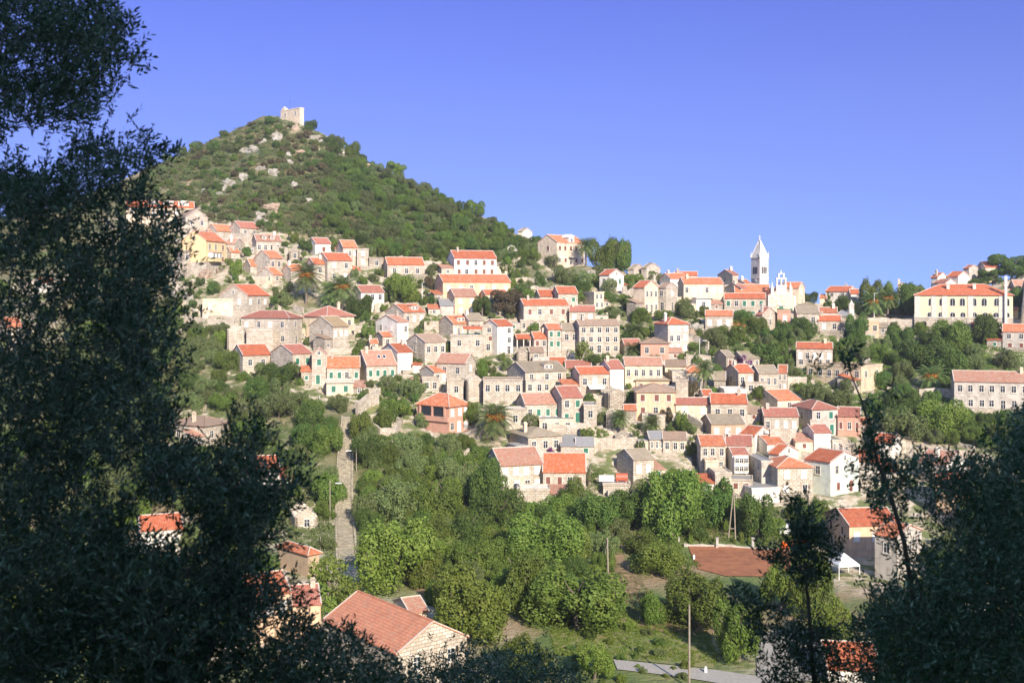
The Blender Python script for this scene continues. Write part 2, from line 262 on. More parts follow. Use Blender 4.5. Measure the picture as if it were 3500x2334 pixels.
HOUSE_DATA = """
430 430 664 686 705 748|r R C|R1x6w|d3 Y356|long cream house with three white dormers, highest on the left under the hill
600 635 710 716 743 778|l B S|R1x2d|g7 Y346|stone gable house with brown roof directly below the long cream dormer house
618 620 664 753 778 812|n - S|-|g6|small roofless stone gable above the yellow house
622 704 771 790 822 945|r O Y|R3x3b|A bay g8|tall yellow house with stone base and white bay window
596 622 700 856 858 948|f G s|R1x2d|g5|roofless grey stone block against the foot of the yellow house
705 740 815 766 788 822|r O S|R1x2d|g5|low orange-roofed stone house above the long terrace wall, left end
784 820 884 758 778 812|r D S|R1x2d|g6 Y341|stone house with dark red roof and two small windows, top of the left cluster
704 716 762 786 803 824|r O S|-|g5|small orange-roofed stone shed behind the yellow house
767 801 834 817 833 878|l P S|R2x1g|g6 c|narrow stone gable house with green shutters beside the yellow house
861 876 961 803 823 868|r P S|R1x4d|d2 g7|stone house with faded pink roof and two dark dormers
869 921 966 857 881 944|r O S|R1x2g|g7|stone house with bright orange roof and two green shutters, left of the palms
834 856 929 886 908 930|r O S|-|g5|small orange roof over a dark open shed, left cluster
880 933 965 915 938 965|r O S|R1x1d|g6|little stone house with steep orange roof above the olive bushes
965 994 1040 904 924 962|r O S|-|g5|grey gabled stone house with orange roof just left of the tallest palm
768 790 820 846 862 884|r O S|-|g4|tiny orange lean-to roof beside the yellow house
985 988 1024 842 856 892|n - s|R1x1d|g6|ruined stone gable without roof, between the pink dormer house and white house
1053 1078 1131 814 832 872|r D W|R1x1b|g6|white house with dark red roof at the foot of the bushy hill
1046 1072 1113 883 902 962|r R S|R1x1w|g6|stone house with red roof squeezed left of the orange-roofed double house
1150 1172 1221 823 845 908|r O S|R1x3w|g6|tall narrow stone house with small orange roof and white shutters
1218 1220 1260 850 852 910|f G S|R2x1w|g6|flat-topped stone annex with a thin chimney post
1084 1119 1204 865 889 962|r R S|R2x2w|g7|red-roofed stone house with four white shutters above the palms
1255 1262 1310 880 882 916|f G s|R1x1d|g5|low flat stone outbuilding between shuttered house and long red roof
1311 1324 1450 881 904 948|r R S|R1x3g|g7|long low stone house with red roof and glazed balcony corner
1528 1553 1697 858 882 944|r R W|R2x5b L1x2d|g8 c|large white house with red roof and ten brown shuttered windows
1486 1514 1745 939 963 1040|r O H|R1x6w|g7|long peach house with orange roof and a row of six white shutters
1526 1554 1632 988 1014 1075|r P H|R2x2w L1x2d|g7 A|pinkish-roofed peach house with grey gable, in front of the long peach house
1641 1658 1735 992 1006 1052|r R C|R1x2g|g6|cream house with red roof half hidden by the brown pines
1202 1234 1313 977 999 1066|r D W|R2x3w|g7|white house with dark red roof just right of the palms
1317 1380 1453 1041 1067 1126|r O S|R1x3w L1x2d|g8 d1|stone house with two-tone orange roof and one white dormer
1284 1358 1396 1080 1101 1186|r P W|L2x2w R1x2w|g9 c|tall white gable house with worn pink roof and white chimney
1035 1117 1210 1046 1081 1158|h D C|R1x3w|g9 c|cream house with dark red hipped roof below the palms
1057 1138 1192 1083 1116 1208|r Y S|R1x3w L1x1w|g9|stone house with straw-coloured roof and small round gable window
751 845 920 974 1009 1088|r R S|R1x3w L1x2w|g9 A|stone house with bright red gable roof standing alone on the left slope
689 692 800 1022 1024 1090|f G C|R1x2w|g5|flat cream terrace annex with dark opening left of the red gable house
824 988 1033 1061 1086 1182|h D S|L2x4w R2x1w|g14 c|broad stone house with low dark red hipped roof and white shutters
774 776 840 1104 1128 1200|n - S|-|g6|tall ruined stone gable on the left edge of the village
840 842 932 1128 1130 1210|f G S|-|g6|windowless stone annex with creeper on its wall
793 830 925 1180 1214 1276|r R S|R1x2d|g8|old stone house with red roof above the grey-green trees, left edge
926 1000 1066 1180 1210 1296|r D S|R1x2g|g9|stone house with dark red roof, attached left of a tall gable
1064 1066 1114 1182 1212 1318|l D S|R2x1g|g7 A|tall stone gable with green shutters above a grey plaster lean-to
1114 1117 1230 1220 1256 1310|r O S|R1x4g|g8|stone house with orange roof and four green windows above a balustraded terrace
1114 1116 1208 1306 1308 1352|f C C|R1x2g|g6 bal|cream terrace block with balustrade and one green shutter
1217 1253 1355 1200 1249 1305|r P S|R1x4g|g9 sky|big stone house with faded salmon roof and two skylights
1302 1359 1410 1181 1204 1275|r R W|R1x2w|g10|narrow bright white house with stepped red roof
1408 1410 1434 1240 1246 1272|s R W|-|g4|small red awning roof over a white terrace
1282 1308 1341 1136 1150 1190|r O S|R1x1d|g5|little stone cottage with weathered orange roof below the tall white gable house
1258 1265 1290 1160 1173 1198|r O C|R1x1d|g4 c|tiny shed with orange roof and red chimney
1390 1452 1524 1144 1170 1242|r B S|R1x3d L1x1d|g8 A|overgrown old stone house with brown roof and moss
1498 1548 1602 1080 1106 1158|r O S|R1x4w|g7 d1|stone house with orange roof and a wide white dormer
1570 1602 1652 1073 1095 1152|r T S|R1x2d|g6|stone house with grey-brown slab roof beside the wide-dormer house
1500 1505 1552 1020 1044 1078|s G A|-|g5|grey sheet roof sloping below the peach houses
1537 1540 1660 1146 1148 1222|f G S|R1x2d|g6 awn|stone terrace house with red awning and green railing
1492 1592 1626 1211 1241 1318|l P S|R2x1w L1x2d|g5|tall stone house with pinkish roof, its long blank wall facing the camera
1434 1483 1534 1252 1272 1312|r O A|R1x2w|g6|small house with orange roof and grey garage door
1440 1444 1500 1293 1296 1340|f C S|R1x2d|g5|low stone block under the small orange-roofed garage house
1524 1528 1585 1298 1302 1360|f C S|R1x1d|g5|cream stone block above the salmon house
1585 1598 1652 1274 1300 1372|n - S|-|g7|ruined stone gable house left of a long windowed ruin
1650 1652 1786 1297 1299 1385|f B S|R1x4d|g6|long roofless stone building with weeds on top and a tall dark doorway
1425 1535 1604 1343 1389 1482|h O K|R2x3w|g9 por|salmon house with bright orange hipped roof and dark porch
1838 1903 1998 804 828 935|r O C|R2x5b L2x1b|g8 ped Y339|pale villa with orange roof and central pediment on the skyline
1780 1786 1819 781 792 806|l T W|-|g6 Y385|tiny pale gable peeping over the hill shoulder
2049 2083 2132 922 940 1000|l R W|R1x2g L1x1d|g7 A|white gable house with red roof right of the stone pines
2155 2166 2205 905 921 940|l T S|-|g7 Y334|pale rubble gable on the skyline, left of a pair
2203 2210 2257 901 917 938|l T S|-|g7 Y334|pale rubble gable on the skyline, right of a pair
2165 2203 2250 961 982 1085|l R C|R2x3d R3x3a|g6|cream gable house with red roof and arches at its foot
2248 2276 2316 968 984 1062|l B S|R2x1w L2x1d|g7|weathered tall stone house right of the arched cream house
2255 2290 2350 936 952 975|r O W|-|g7 Y326|white house with orange roof behind the long beige house
2302 2305 2384 932 943 960|r R W|-|g7 Y333 c|narrow white house with red roof on the skyline left of the church
2317 2337 2473 951 970 1042|r O C|R1x6w|g8 c|long beige house with orange roof and six white windows, left of the church
2365 2380 2430 1018 1020 1062|f W W|R1x1d|g5 bal|white terrace with balustrade below the long beige house
2454 2504 2516 925 940 1000|r D S|L2x1w|g9 Y334|tall stone gable rising between the long beige house and the tower
2508 2552 2570 957 974 1000|r O S|-|g8 Y330|dark gabled stone house just left of the church tower
2478 2532 2545 970 985 1015|r D S|L1x1d|g8 Y322|low gabled stone house behind the grey convent wing
2560 2627 2718 985 1010 1085|l O C|-|g15 church Y314|cream church with orange nave roof, pinnacled facade and bell gable
2474 2476 2617 1004 1020 1090|r R S|R2x5g|g7 Y308|long grey stone wing with red roof and green windows beside the church
2567 2597 2626 822 880 1060|p W W|-|g4.2 tower Y336|white church bell tower with clock and pointed spire
2670 2730 2751 966 984 1045|l O C|R2x1w|g6 Y326|cream house with orange roof directly right of the church
2602 2606 2656 1052 1076 1128|l D S|R1x1d|g7|rubble gable house below the church steps
2655 2657 2702 1062 1064 1112|f K K|R1x1w|g5|salmon wall block between rubble gable and church terrace
2713 2724 2800 1050 1070 1122|r T S|R1x2d|g7|stone house with grey-brown slab roof right of the church
2722 2730 2790 1034 1048 1068|h T S|-|g7 Y305|old slab-roofed barn behind the grey-brown roofed house
2800 2801 2861 1052 1069 1084|r O W|-|g6 Y300|small white house with orange roof above another red-roofed house
2795 2797 2874 1079 1096 1135|r R S|R1x2w|g6|small stone house with red roof next to the cypress
2236 2283 2354 1083 1107 1206|h R A|R3x3w|g6.5 c|tall grey plastered block with red hipped roof and white shutters
2409 2411 2505 1062 1079 1140|r O S|R1x3w|g6|stone house with orange roof and three white shutters above a rocky bank
2822 2900 2930 980 996 1018|l R W|L1x2d|g7 Y330|long white house with red roof on the skyline right of the church
2902 2906 2936 990 1004 1020|r R W|-|g5 Y328|small red-roofed white house right of the long skyline house
2843 2846 2871 1006 1016 1034|r O C|-|g5|little orange-roofed house behind the cypress
2800 2802 2818 1010 1018 1036|r O C|-|g5|orange-roofed cream house beside the narrow cypress, nearer the church
2862 2898 2924 1064 1080 1112|l G S|-|g5 bell|small chapel with grey roof and twin-arched bell gable
2945 2947 3004 1099 1101 1142|f K H|R1x2b|g5|flat peach block with two brown windows under the long garden wall
3125 3126 3462 971 1008 1134|h R y|R2x9a|g13 hall c|very large yellow institute building with red hipped roof and arched windows
3430 3432 3480 1048 1060 1086|s R Y|R1x1b|g5|low yellow lean-to at the right end of the large yellow building
3424 3427 3560 1109 1133 1196|r O A|R2x3b|g8|beige house with orange roof and brown shutters at the right picture edge
3448 3468 3560 958 980 1012|r P S|-|g7 Y340|stone house with faded roof behind the tall chimney at the right edge
3340 3367 3412 896 913 945|r R C|L1x2d|g7 Y352|grey-gabled house with red roof highest at the top right
3306 3312 3346 907 918 946|l D A|-|g6 Y352|small grey house attached left of the highest top-right house
3237 3275 3314 929 945 968|l R W|-|g6 Y346|white gable house with red roof, middle of the top-right group
3182 3205 3240 934 948 968|l R W|-|g6 Y347|white house with red roof and small chimneys, leftmost of the top-right group
3190 3232 3268 955 968 982|l D W|R1x1d|g6 Y343|low house with dark red roof below the top-right white houses
3066 3069 3094 966 976 1000|l R C|-|g5 Y338|cream gable with pink roof half hidden by bright green trees
1770 1790 1943 1024 1043 1110|r R S|R1x4b|g7 A|long pale stone house with bright red roof and four dark windows
1776 1779 1872 1094 1096 1130|f W S|R1x4d|g5|pale terrace wing in front of the long red-roofed stone house
1826 1845 1906 992 1013 1040|r R S|R1x2b|g6|small house with bright red roof, left half of a stepped pair
1888 1908 1975 981 1003 1056|r R S|R1x2g|g6|stone house with bright red roof, taller half of a stepped pair
1944 1946 2034 1046 1064 1104|r D S|R1x3w|g5|stone wing with dull red roof joined right of the long pale stone house
1984 2031 2064 998 1000 1056|f G C|R2x2d|g8|modern cream and grey flat-roofed block
1962 1980 2118 1094 1112 1208|r B S|R3x5d|g7 c|large old stone house with long brown roof and three rows of windows
1849 1873 1920 1108 1126 1192|r O S|R2x2g|g7|pale house with orange roof and green shutters, first of a stone row
1918 1920 1980 1107 1128 1190|r T S|R1x2d|g7|stone row house with grey slab roof beside the orange-roofed one
1809 1825 1873 1136 1157 1190|r R S|R1x2b|g5|small stone house with vivid red roof and two brown doors
1756 1766 1814 1144 1158 1186|r R W|-|g5 opn|open white carport with vivid red roof
1652 1700 1753 1094 1114 1212|r R W|R3x2w|g6|tall narrow white house with red roof and little white windows
1640 1642 1702 1112 1114 1200|f C S|R3x1b|g5|stone stair tower left of the tall white house
1763 1766 1805 1183 1200 1234|n - s|-|g5|small ruined gable with narrow slit, left of another ruin
1804 1810 1860 1188 1204 1232|r B s|R1x1d|g5|low ruined cottage with sagging brown roof
1826 1834 1938 1223 1246 1278|r R C|-|g7 Y268|long vivid red roof rising behind the mossy slab-roofed house
1930 1934 2022 1233 1259 1300|r D C|R1x1d|g8 Y264|cream house with dull red roof and tall pale chimney in front
1733 1795 1935 1240 1272 1345|r T S|R2x3d L1x1d|g9 d1|big old house with mossy slab roof and a single dormer
1795 1797 1858 1296 1298 1352|f C A|R1x2d|g5|grey balcony block under the mossy slab roof
1950 1980 2083 1256 1278 1345|r R S|R1x3w|g7 wawn|stone house with red roof, three white shutters and a white awning
2047 2085 2132 1232 1260 1335|r D W|R2x1w|g7|narrow white tower-like house with blue-grey gable
2128 2136 2264 1222 1248 1312|r P C|R1x5d|g7|long house with salmon roof and five framed windows
2173 2174 2288 1272 1298 1345|h T H|R1x3b|g9 Y255|tan house with pyramid slab roof behind the big peach house
2166 2176 2309 1320 1338 1425|h B H|R2x3b|g9|big peach house with three window columns and low brown roof
2300 2310 2436 1362 1382 1425|r D C|R1x2w|g6|low cream house with long dull red roof, left half of terrace row
2424 2430 2555 1353 1378 1440|r R S|R1x3d|g9 c|stone house with red roof and shaded terrace with green canopy
2397 2431 2545 1421 1449 1502|r T N|R1x3w L1x1d|g8|tan streaked house with grey slab roof and white windows
2597 2612 2730 1395 1422 1482|r D S|R1x4w|g7 c|stone house with dark red roof and four pale shutters
2573 2658 2735 1341 1368 1410|r O C|R1x1d|g10 A|cream house with light orange roof and brown side wall
2458 2477 2553 1332 1334 1382|f W W|R1x2b|g7|flat-roofed white house with a red-brown window
2388 2403 2436 1337 1350 1372|r R W|-|g5|tiny white outbuilding with red roof near the long-trunk palm
2477 2524 2576 1247 1273 1335|r R S|R1x2w L1x1d|g8|tall stone house with red roof and broad grey gable beside the palm
2562 2594 2660 1250 1277 1338|r T S|R1x3d|g7|stone house with grey slab roof, joined to an orange-roofed neighbour
2658 2660 2690 1249 1274 1335|r O S|R2x2w|g7|slim stone house with orange roof at the right end of the slab-roofed row
2540 2548 2620 1304 1308 1345|f B S|R1x2d|g5|brown terrace roof below the slab-roofed row
2443 2482 2502 1205 1219 1262|r T s|R1x1b|g7|rubble house with tan roof below the ivy-covered hedge
2498 2540 2596 1204 1226 1258|r T S|R1x3d|g6|tan-roofed stone cottages with purple flowering climber
2186 2190 2286 1153 1172 1230|h B K|R1x2d|g8|pink-washed old house with two small tan roofs
2119 2135 2192 1160 1180 1212|r D C|R1x2b|g6|small cream cottage with dull red roof left of the pink-washed house
2270 2273 2346 1241 1252 1275|r B C|-|g7|low jumble of tan roofs behind a flat stone terrace
2340 2344 2402 1243 1270 1300|h O C|-|g7|small house with ragged orange hipped roof behind the long-trunk palm
2284 2298 2346 1270 1272 1320|f G S|R1x1d|g6|flat-topped stone block under the jumble of tan roofs
2308 2310 2352 1298 1300 1362|f B S|-|g6|creeper-hung stone terrace wall house right of the pyramid roof
2438 2441 2480 1272 1298 1330|r T s|-|g6|grey slab-roofed stable against the broad grey gable
2360 2364 2398 1296 1300 1330|f W W|-|g4|small white shed half behind the palm trunk
2721 2722 2846 1172 1190 1252|r R S|R1x5w R2x4d|g7 c|stone house with red roof and five white windows, right of the ivy hedge
2757 2943 3016 1252 1254 1345|f B T|R1x2d L1x6d|g14|long flat-roofed yellow house with laundry on its balcony
2706 2776 2862 1366 1398 1490|h D A|R2x2g L1x1d|g8.5|large grey block house with dull red hipped roof and green shutters
2862 2863 2941 1392 1421 1486|r D K|R1x3b|g7|pinkish house with dull red roof and red-brown shutters
2938 2942 2975 1432 1450 1486|r O C|-|g6|small orange roof just right of the pinkish house
2742 2782 2840 1457 1479 1546|r D W|R1x2w|g7 c|small white and grey house with dull red roof below the large grey block
2782 2845 2872 1503 1506 1552|f G S|R1x2d|g8|flat concrete terrace house below the small white and grey house
2868 2873 2905 1516 1518 1552|f C S|R1x1d|g5|little square stone hut right of the concrete terrace
2751 2839 2935 1550 1580 1695|l R M|R2x2b L1x1d|g9 A|pale mint gable house with red roof and red window
2606 2658 2777 1558 1596 1700|h O S|R2x2w|g8.5|square stone house with bright orange pyramid roof
2376 2395 2480 1500 1522 1612|r O S|R2x3d|g8|rubble stone house with orange roof at the lower left of the right cluster
2478 2480 2570 1498 1520 1585|r D S|R1x2d|g8|stone house with dull red roof joined to the orange-roofed rubble house
2480 2503 2557 1536 1552 1622|r D W|R2x3d|g5 bayw|white enclosed-balcony house with pinkish roof
2527 2580 2640 1460 1490 1528|l R W|R1x1d|g7 A|small white gable house with vivid red roof below the tan streaked house
2568 2622 2682 1491 1518 1556|r O W|-|g7|house with light orange roof and dark side wall in the right cluster
2628 2663 2728 1523 1553 1590|l R W|R1x1d|g7 A|white gable with red roof behind the orange pyramid roof
2550 2603 2640 1575 1578 1665|f G A|L2x3d|g10|grey shaded flat house with cluttered roof terrace
2418 2445 2500 1616 1618 1690|f C S|R1x1b|g7|square stone garage block with rusty red shutter door
2398 2412 2452 1574 1576 1632|f O C|-|g5|cream terrace block in front of the orange-roofed rubble house
2495 2497 2572 1638 1640 1680|f G S|R1x2b|g5|stone garages with two red-brown doors
2506 2570 2665 1668 1672 1722|f G W|-|g9|low white flat-roofed building with tree shadow on it
2822 2903 3075 1744 1797 1905|r R H|R1x3w L2x2b|g10 A|peach two-storey house with red roof at the lower right
2990 3066 3150 1800 1838 1990|l O A|L1x1d R1x1d|g8 A|grey gable house half hidden by the right-hand olive
3135 3235 3312 1548 1590 1650|l P W|R1x2d|g9 A|white gable house with salmon roof behind the right-hand olive
2985 3050 3080 1488 1515 1570|l R W|-|g8|small red-roofed house behind the thin olive sprig
3250 3262 3560 1268 1302 1400|r P A|R2x8d|g8 c|long grey tenement with salmon roof at the right edge below the wood
3196 3198 3290 1640 1652 1760|r R N|-|g8|brown barn with red roof deep behind the right-hand olive
2928 2935 3010 1545 1575 1640|r R A|-|g9|low red-roofed building immediately right of the mint gable house
580 700 792 1420 1455 1520|h B S|L1x2d R1x2d|g10 c|ruined stone house with weathered brown roof seen through the olive tree
836 842 955 1566 1602 1680|r R W|R1x2w|g9|red-roofed white house just behind the olive branch tip
470 480 625 1765 1815 1900|r R W|R1x3w|g9|red roof glimpsed through a gap low in the olive tree
0 20 75 1086 1116 1160|r O C|R1x2d|g8|orange roof showing through the olive tree at the left edge
120 135 185 950 966 1000|r R W|-|g7|far red-roofed house glimpsed through the upper olive leaves
989 1008 1085 1722 1768 1812|n - S|R1x1d|g7|roofless pale stone ruin beside the stairway
953 1054 1077 1814 1894 1972|h O N|-|g8|tan house with bright orange roof left of the stairway foot
800 850 993 2000 2040 2200|r O H|R1x3w|g9|pale house behind the lowest olive twigs on the left
985 1000 1096 2010 2070 2180|r D H|-|g8|small brown-red roof above the foreground olive twigs
1108 1360 1595 2127 2233 2334|l N S|R1x2x|g9 Y120|large nearby stone house with ridged faded red roof
1345 1400 1462 2055 2095 2160|r P C|-|g6|low annex roof behind the large nearby roof
2790 2829 3010 2211 2284 2334|r R W|R1x2w|g9|vivid red tiled roof behind the lower right olive leaves
3250 3300 3400 2010 2035 2100|r R W|-|g8|red and white house in a gap of the lower right olive
2100 2102 2150 1490 1492 1530|n - s|-|g5|small roofless stone hut below the big peach house
2206 2220 2270 1486 1500 1540|r G S|R1x3d|g6|grey stone barn beside the retaining wall
2262 2266 2347 1486 1502 1545|r B S|R1x3d|g6|low stone house with brown roof left of the right cluster
1742 1805 1921 1460 1492 1565|h T S|R1x3d|g9 c|stone house with tan hipped slab roof right of the big fruiting palm
1915 1917 1968 1484 1522 1560|s G S|-|g8|grey lean-to stone shed with sloping sheet roof
1966 1968 2030 1496 1524 1556|r G S|R1x1g|g6|low stone shed with grey roof and pale green door
1660 1710 1855 1535 1591 1680|r P S|R2x4w|g9|long stone house with pinkish roof and white shutters above the orchard
1854 1856 2002 1550 1612 1672|r R S|R1x4b|g9|stone house with bright red roof and tall brown shutters above the orchard
2108 2165 2235 1538 1572 1645|r T S|R1x2w|g7 A|small square stone house with slab roof and plain grey side
2058 2062 2150 1655 1657 1690|f W S|-|g5|low stone cistern block with tank and barrel on its roof
1765 1768 1878 1670 1674 1722|f W S|-|g5 c|ruined stone terrace with a brick chimney post below the orchard houses
1766 1795 1920 1346 1382 1440|r P S|R1x4g|g8|long stone house with salmon roof above the fruiting palm
1878 1920 1992 1322 1359 1448|r D S|R2x2g|g8|stone house with dull red roof and vivid green shutters
1725 1728 1800 1398 1400 1462|f W S|R1x1d|g5|pale flat terrace wing left of the salmon-roofed stone house
1990 1996 2040 1384 1386 1456|f G S|R1x1d|g6|square flat-topped stone block right of the green-shuttered house
2052 2078 2140 1322 1345 1396|n - s|-|g6|roofless ruin full of shrubs in the middle of the village
2128 2132 2176 1385 1402 1440|r O s|-|g5|tiny hut with orange roof left of the big peach house
1840 1844 1962 1434 1436 1476|f G C|R1x3d|g6|cream terrace block with grey shed roof below the green-shuttered house
2068 2072 2118 1404 1418 1462|n - s|-|g6|broken stone walls of a ruin below the tiny orange-roofed hut
2205 2245 2262 1420 1422 1465|f B S|-|g5|stone arch terrace under the big peach house
959 1025 1031 366 370 425|f G C|L1x2d|g13 Y446 tur|cream fort with small turret on the hill summit
1150 1154 1180 510 512 534|f W W|R1x1d|g4 Y425|tiny white hut below the fort on the hill's right shoulder
2508 2512 2632 974 1004 1078|r O W|-|g9 Y321|broad orange nave roof of the church behind the grey stone wing
"""
# ---------------------------------------------------------------- windows (one mesh per kind, shared)
WM = {}
def win_mesh(kind, w_, h_):
    k = (kind, round(w_, 1), round(h_, 1))
    if k in WM: return WM[k]
    f = MB(); hw, hh = k[1]/2, k[2]/2; t = .13
    arch = kind == 'a'
    if kind == 't':
        pts = [(-hw, -hh)] + [(hw*math.cos(a), hh*.75 + hw*math.sin(a)) for a in [math.pi - i*math.pi/6 for i in range(7)]] + [(hw, -hh)]
        f.poly([(x, -.03, z) for x, z in pts][::-1], 0); WM[k] = (f.mesh('window', [M['dark']]), None); return WM[k]
    if arch:
        pts = [(-hw, -hh)] + [(hw*math.cos(a), hh*.45 + hw*math.sin(a)*.9) for a in [math.pi - i*math.pi/6 for i in range(7)]] + [(hw, -hh)]
        po = [(x*1.25, z*1.1) for x, z in pts]
        f.poly([(x, -.05, z) for x, z in po][::-1], 0); f.poly([(x, -.062, z) for x, z in pts][::-1], 1)
        f.box(-.03, .03, -.1, -.064, -hh, hh*.9, 2)
    else:
        f.box(-hw-t, -hw, -.07, .1, -hh-t, hh+t, 0); f.box(hw, hw+t, -.07, .1, -hh-t, hh+t, 0)
        f.box(-hw, hw, -.072, .1, hh, hh+t, 0); f.box(-hw-.06-t, hw+.06+t, -.14, .1, -hh-t-.1, -hh, 0)
        f.box(-hw, hw, -.012, .05, -hh, hh, 1)
        f.box(-.025, .025, -.035, -.013, -hh, hh, 2); f.box(-hw, hw, -.034, -.013, hh*.25-.02, hh*.25+.02, 2)
    wm = f.mesh("window", [M['surr'], M['dark'], M['white'] if kind in 'dwax' else M['brown']])
    sh = None
    if kind in 'wgbu':
        s = MB(); q = .012
        for a, b in ((-hw, -q), (q, hw)):
            s.box(a, b, -.06, -.037, -hh, hh)
            for i in range(5): z = -hh + (i+.5)*2*hh/5; s.box(a+.05, b-.05, -.075, -.061, z-hh*.13, z+hh*.13)
        sh = s.mesh("shutter", [M[{'w': 'white', 'g': 'green', 'b': 'brown', 'u': 'blue'}[kind]]])
    WM[k] = (wm, sh); return WM[k]
def add_window(par, kind, x, y, z, rz, w_, h_, nm="window"):
    wm, sh = win_mesh(kind, w_, h_)
    o = bpy.data.objects.new(nm, wm); C.objects.link(o); o.parent = par; o.location = (x, y, z); o.rotation_euler = (0, 0, rz)
    if sh:
        s = bpy.data.objects.new("shutter", sh); C.objects.link(s); s.parent = o
    return o
rnd = random.Random(7)
def solve(xl, xm, xr, yb, gl, side, Yo=None):
    if Yo is None:
        h = hit(xm, yb); Y = h[1]
    else: Y = Yo
    Cx, Cy = (xm-CX)/FPX*Y, Y; zb = zof(yb, Y); phi = math.atan2(xm-CX, FPX); D = math.hypot(Cx, Cy)
    ul, ur = (xl-CX)/FPX, (xr-CX)/FPX; s = FPX*math.cos(phi)
    if xm-xl <= 3.5: psi = -phi - R_(rnd.uniform(.3, 1)) ; WL = gl; WR = None
    elif xr-xm <= 3.5: psi = R_(90) - phi; WR = gl; WL = None
    elif side == 'L':
        a = (xm-xl)/FPX*Y; th = math.asin(min(.93, a/gl)); psi = th - phi; WL = WR = None
    else:
        a = (xr-xm)/FPX*Y; th = math.asin(min(.93, a/gl)); psi = R_(90) - phi - th; WL = WR = None
    if WR is None: WR = (ur*Cy-Cx)/(math.cos(psi)-ur*math.sin(psi))
    if WL is None: WL = (ul*Cy-Cx)/(-math.sin(psi)-ul*math.cos(psi))
    return Cx, Cy, zb, psi, WR, WL
def roof_geo(typ, WR, WL, z0, rise, ov=.28, t=.14):
    m = MB()
    if typ in 'rl':
        a, b = (WR, WL) if typ == 'r' else (WL, WR)   # a along the ridge, b across
        k = rise/(b/2); z0 += .0
        prof = [(-ov, z0-k*ov+t*.2), (b/2, z0+rise+t*.2), (b+ov, z0-k*ov+t*.2), (b+ov, z0-k*ov+t*1.3), (b/2, z0+rise+t*1.4), (-ov, z0-k*ov+t*1.3)]
        e = .14
        m.prism(prof, -e, a+e, 0)
        for x in (-e-.02, a+e-.16):                    # mortared verges
            for p, q in ((prof[4], prof[5]), (prof[4], prof[3])):
                m.poly([(x, p[0], p[1]+.07), (x+.18, p[0], p[1]+.07), (x+.18, q[0], q[1]+.07), (x, q[0], q[1]+.07)], 1)
                m.poly([(x, p[0], p[1]+.07), (x, q[0], q[1]+.07), (x, q[0], q[1]-.05), (x, p[0], p[1]-.05)], 1)
                m.poly([(x+.18, p[0], p[1]+.07), (x+.18, q[0], q[1]+.07), (x+.18, q[0], q[1]-.05), (x+.18, p[0], p[1]-.05)], 1)
        m.beam((-e, b/2, z0+rise+t*1.35), (a+e, b/2, z0+rise+t*1.35), .12, 2, 6)
        if typ == 'l': m.v = [(b - y, x, z) for x, y, z in m.v]   # rotate +90 deg about z, shifted back onto the plan
        if typ == 'l': m.v = [(x, y, z) for x, y, z in m.v]
    elif typ in 'hp':
        o = .38 if typ == 'h' else .12
        x0, x1, y0, y1 = -o, WR+o, -o, WL+o; r = min(x1-x0, y1-y0)/2
        if x1-x0 >= y1-y0: A, B = (x0+r, (y0+y1)/2), (x1-r, (y0+y1)/2)
        else: A, B = ((x0+x1)/2, y0+r), ((x0+x1)/2, y1-r)
        A = (*A, z0+rise); B = (*B, z0+rise); c = [(x0,y0,z0-.03), (x1,y0,z0-.03), (x1,y1,z0-.03), (x0,y1,z0-.03)]
        if x1-x0 >= y1-y0:
            F = [[c[0],c[1],B,A],[c[1],c[2],B],[c[2],c[3],A,B],[c[3],c[0],A]]; H = [(c[0],A),(c[1],B),(c[2],B),(c[3],A),(A,B)]
        else:
            F = [[c[0],c[1],A],[c[1],c[2],B,A],[c[2],c[3],B],[c[3],c[0],A,B]]; H = [(c[0],A),(c[1],A),(c[2],B),(c[3],B),(A,B)]
        for q in F: m.poly(q, 0)
        for i in range(4):
            a, b = c[i], c[(i+1) % 4]; m.poly([(a[0],a[1],a[2]-.12), (b[0],b[1],b[2]-.12), b, a], 0)
        m.poly([(p[0], p[1], p[2]-.12) for p in c[::-1]], 1)
        for a, b in H: m.beam(a, b, .10, 1 if typ == 'p' else 2, 5)
    elif typ == 's':
        m.poly([(-.2,-.3,z0), (WR+.2,-.3,z0), (WR+.2,WL+.2,z0+rise), (-.2,WL+.2,z0+rise)], 0)
        m.poly([(-.2,-.3,z0-.12), (-.2,WL+.2,z0+rise-.12), (WR+.2,WL+.2,z0+rise-.12), (WR+.2,-.3,z0-.12)], 0)
        m.poly([(-.2,-.3,z0-.12), (WR+.2,-.3,z0-.12), (WR+.2,-.3,z0), (-.2,-.3,z0)], 0)
        m.poly([(-.2,-.3,z0-.12), (-.2,-.3,z0), (-.2,WL+.2,z0+rise), (-.2,WL+.2,z0+rise-.12)], 0)
        m.poly([(WR+.2,-.3,z0-.12), (WR+.2,WL+.2,z0+rise-.12), (WR+.2,WL+.2,z0+rise), (WR+.2,-.3,z0)], 0)
    elif typ == 'f':
        m.box(-.12, WR+.12, -.12, WL+.12, z0-.12, z0+.08, 1)
        p = .28
        m.box(-.12, WR+.12, -.12, .12, z0+.08, z0+p, 1); m.box(-.12, .12, .12, WL-.12, z0+.08, z0+p, 1)
        m.box(WR-.12, WR+.12, .12, WL-.12, z0+.08, z0+p, 1); m.box(-.12, WR+.12, WL-.12, WL+.12, z0+.08, z0+p, 1)
        m.box(.122, WR-.122, .122, WL-.122, z0+.081, z0+.12, 0)
    return m
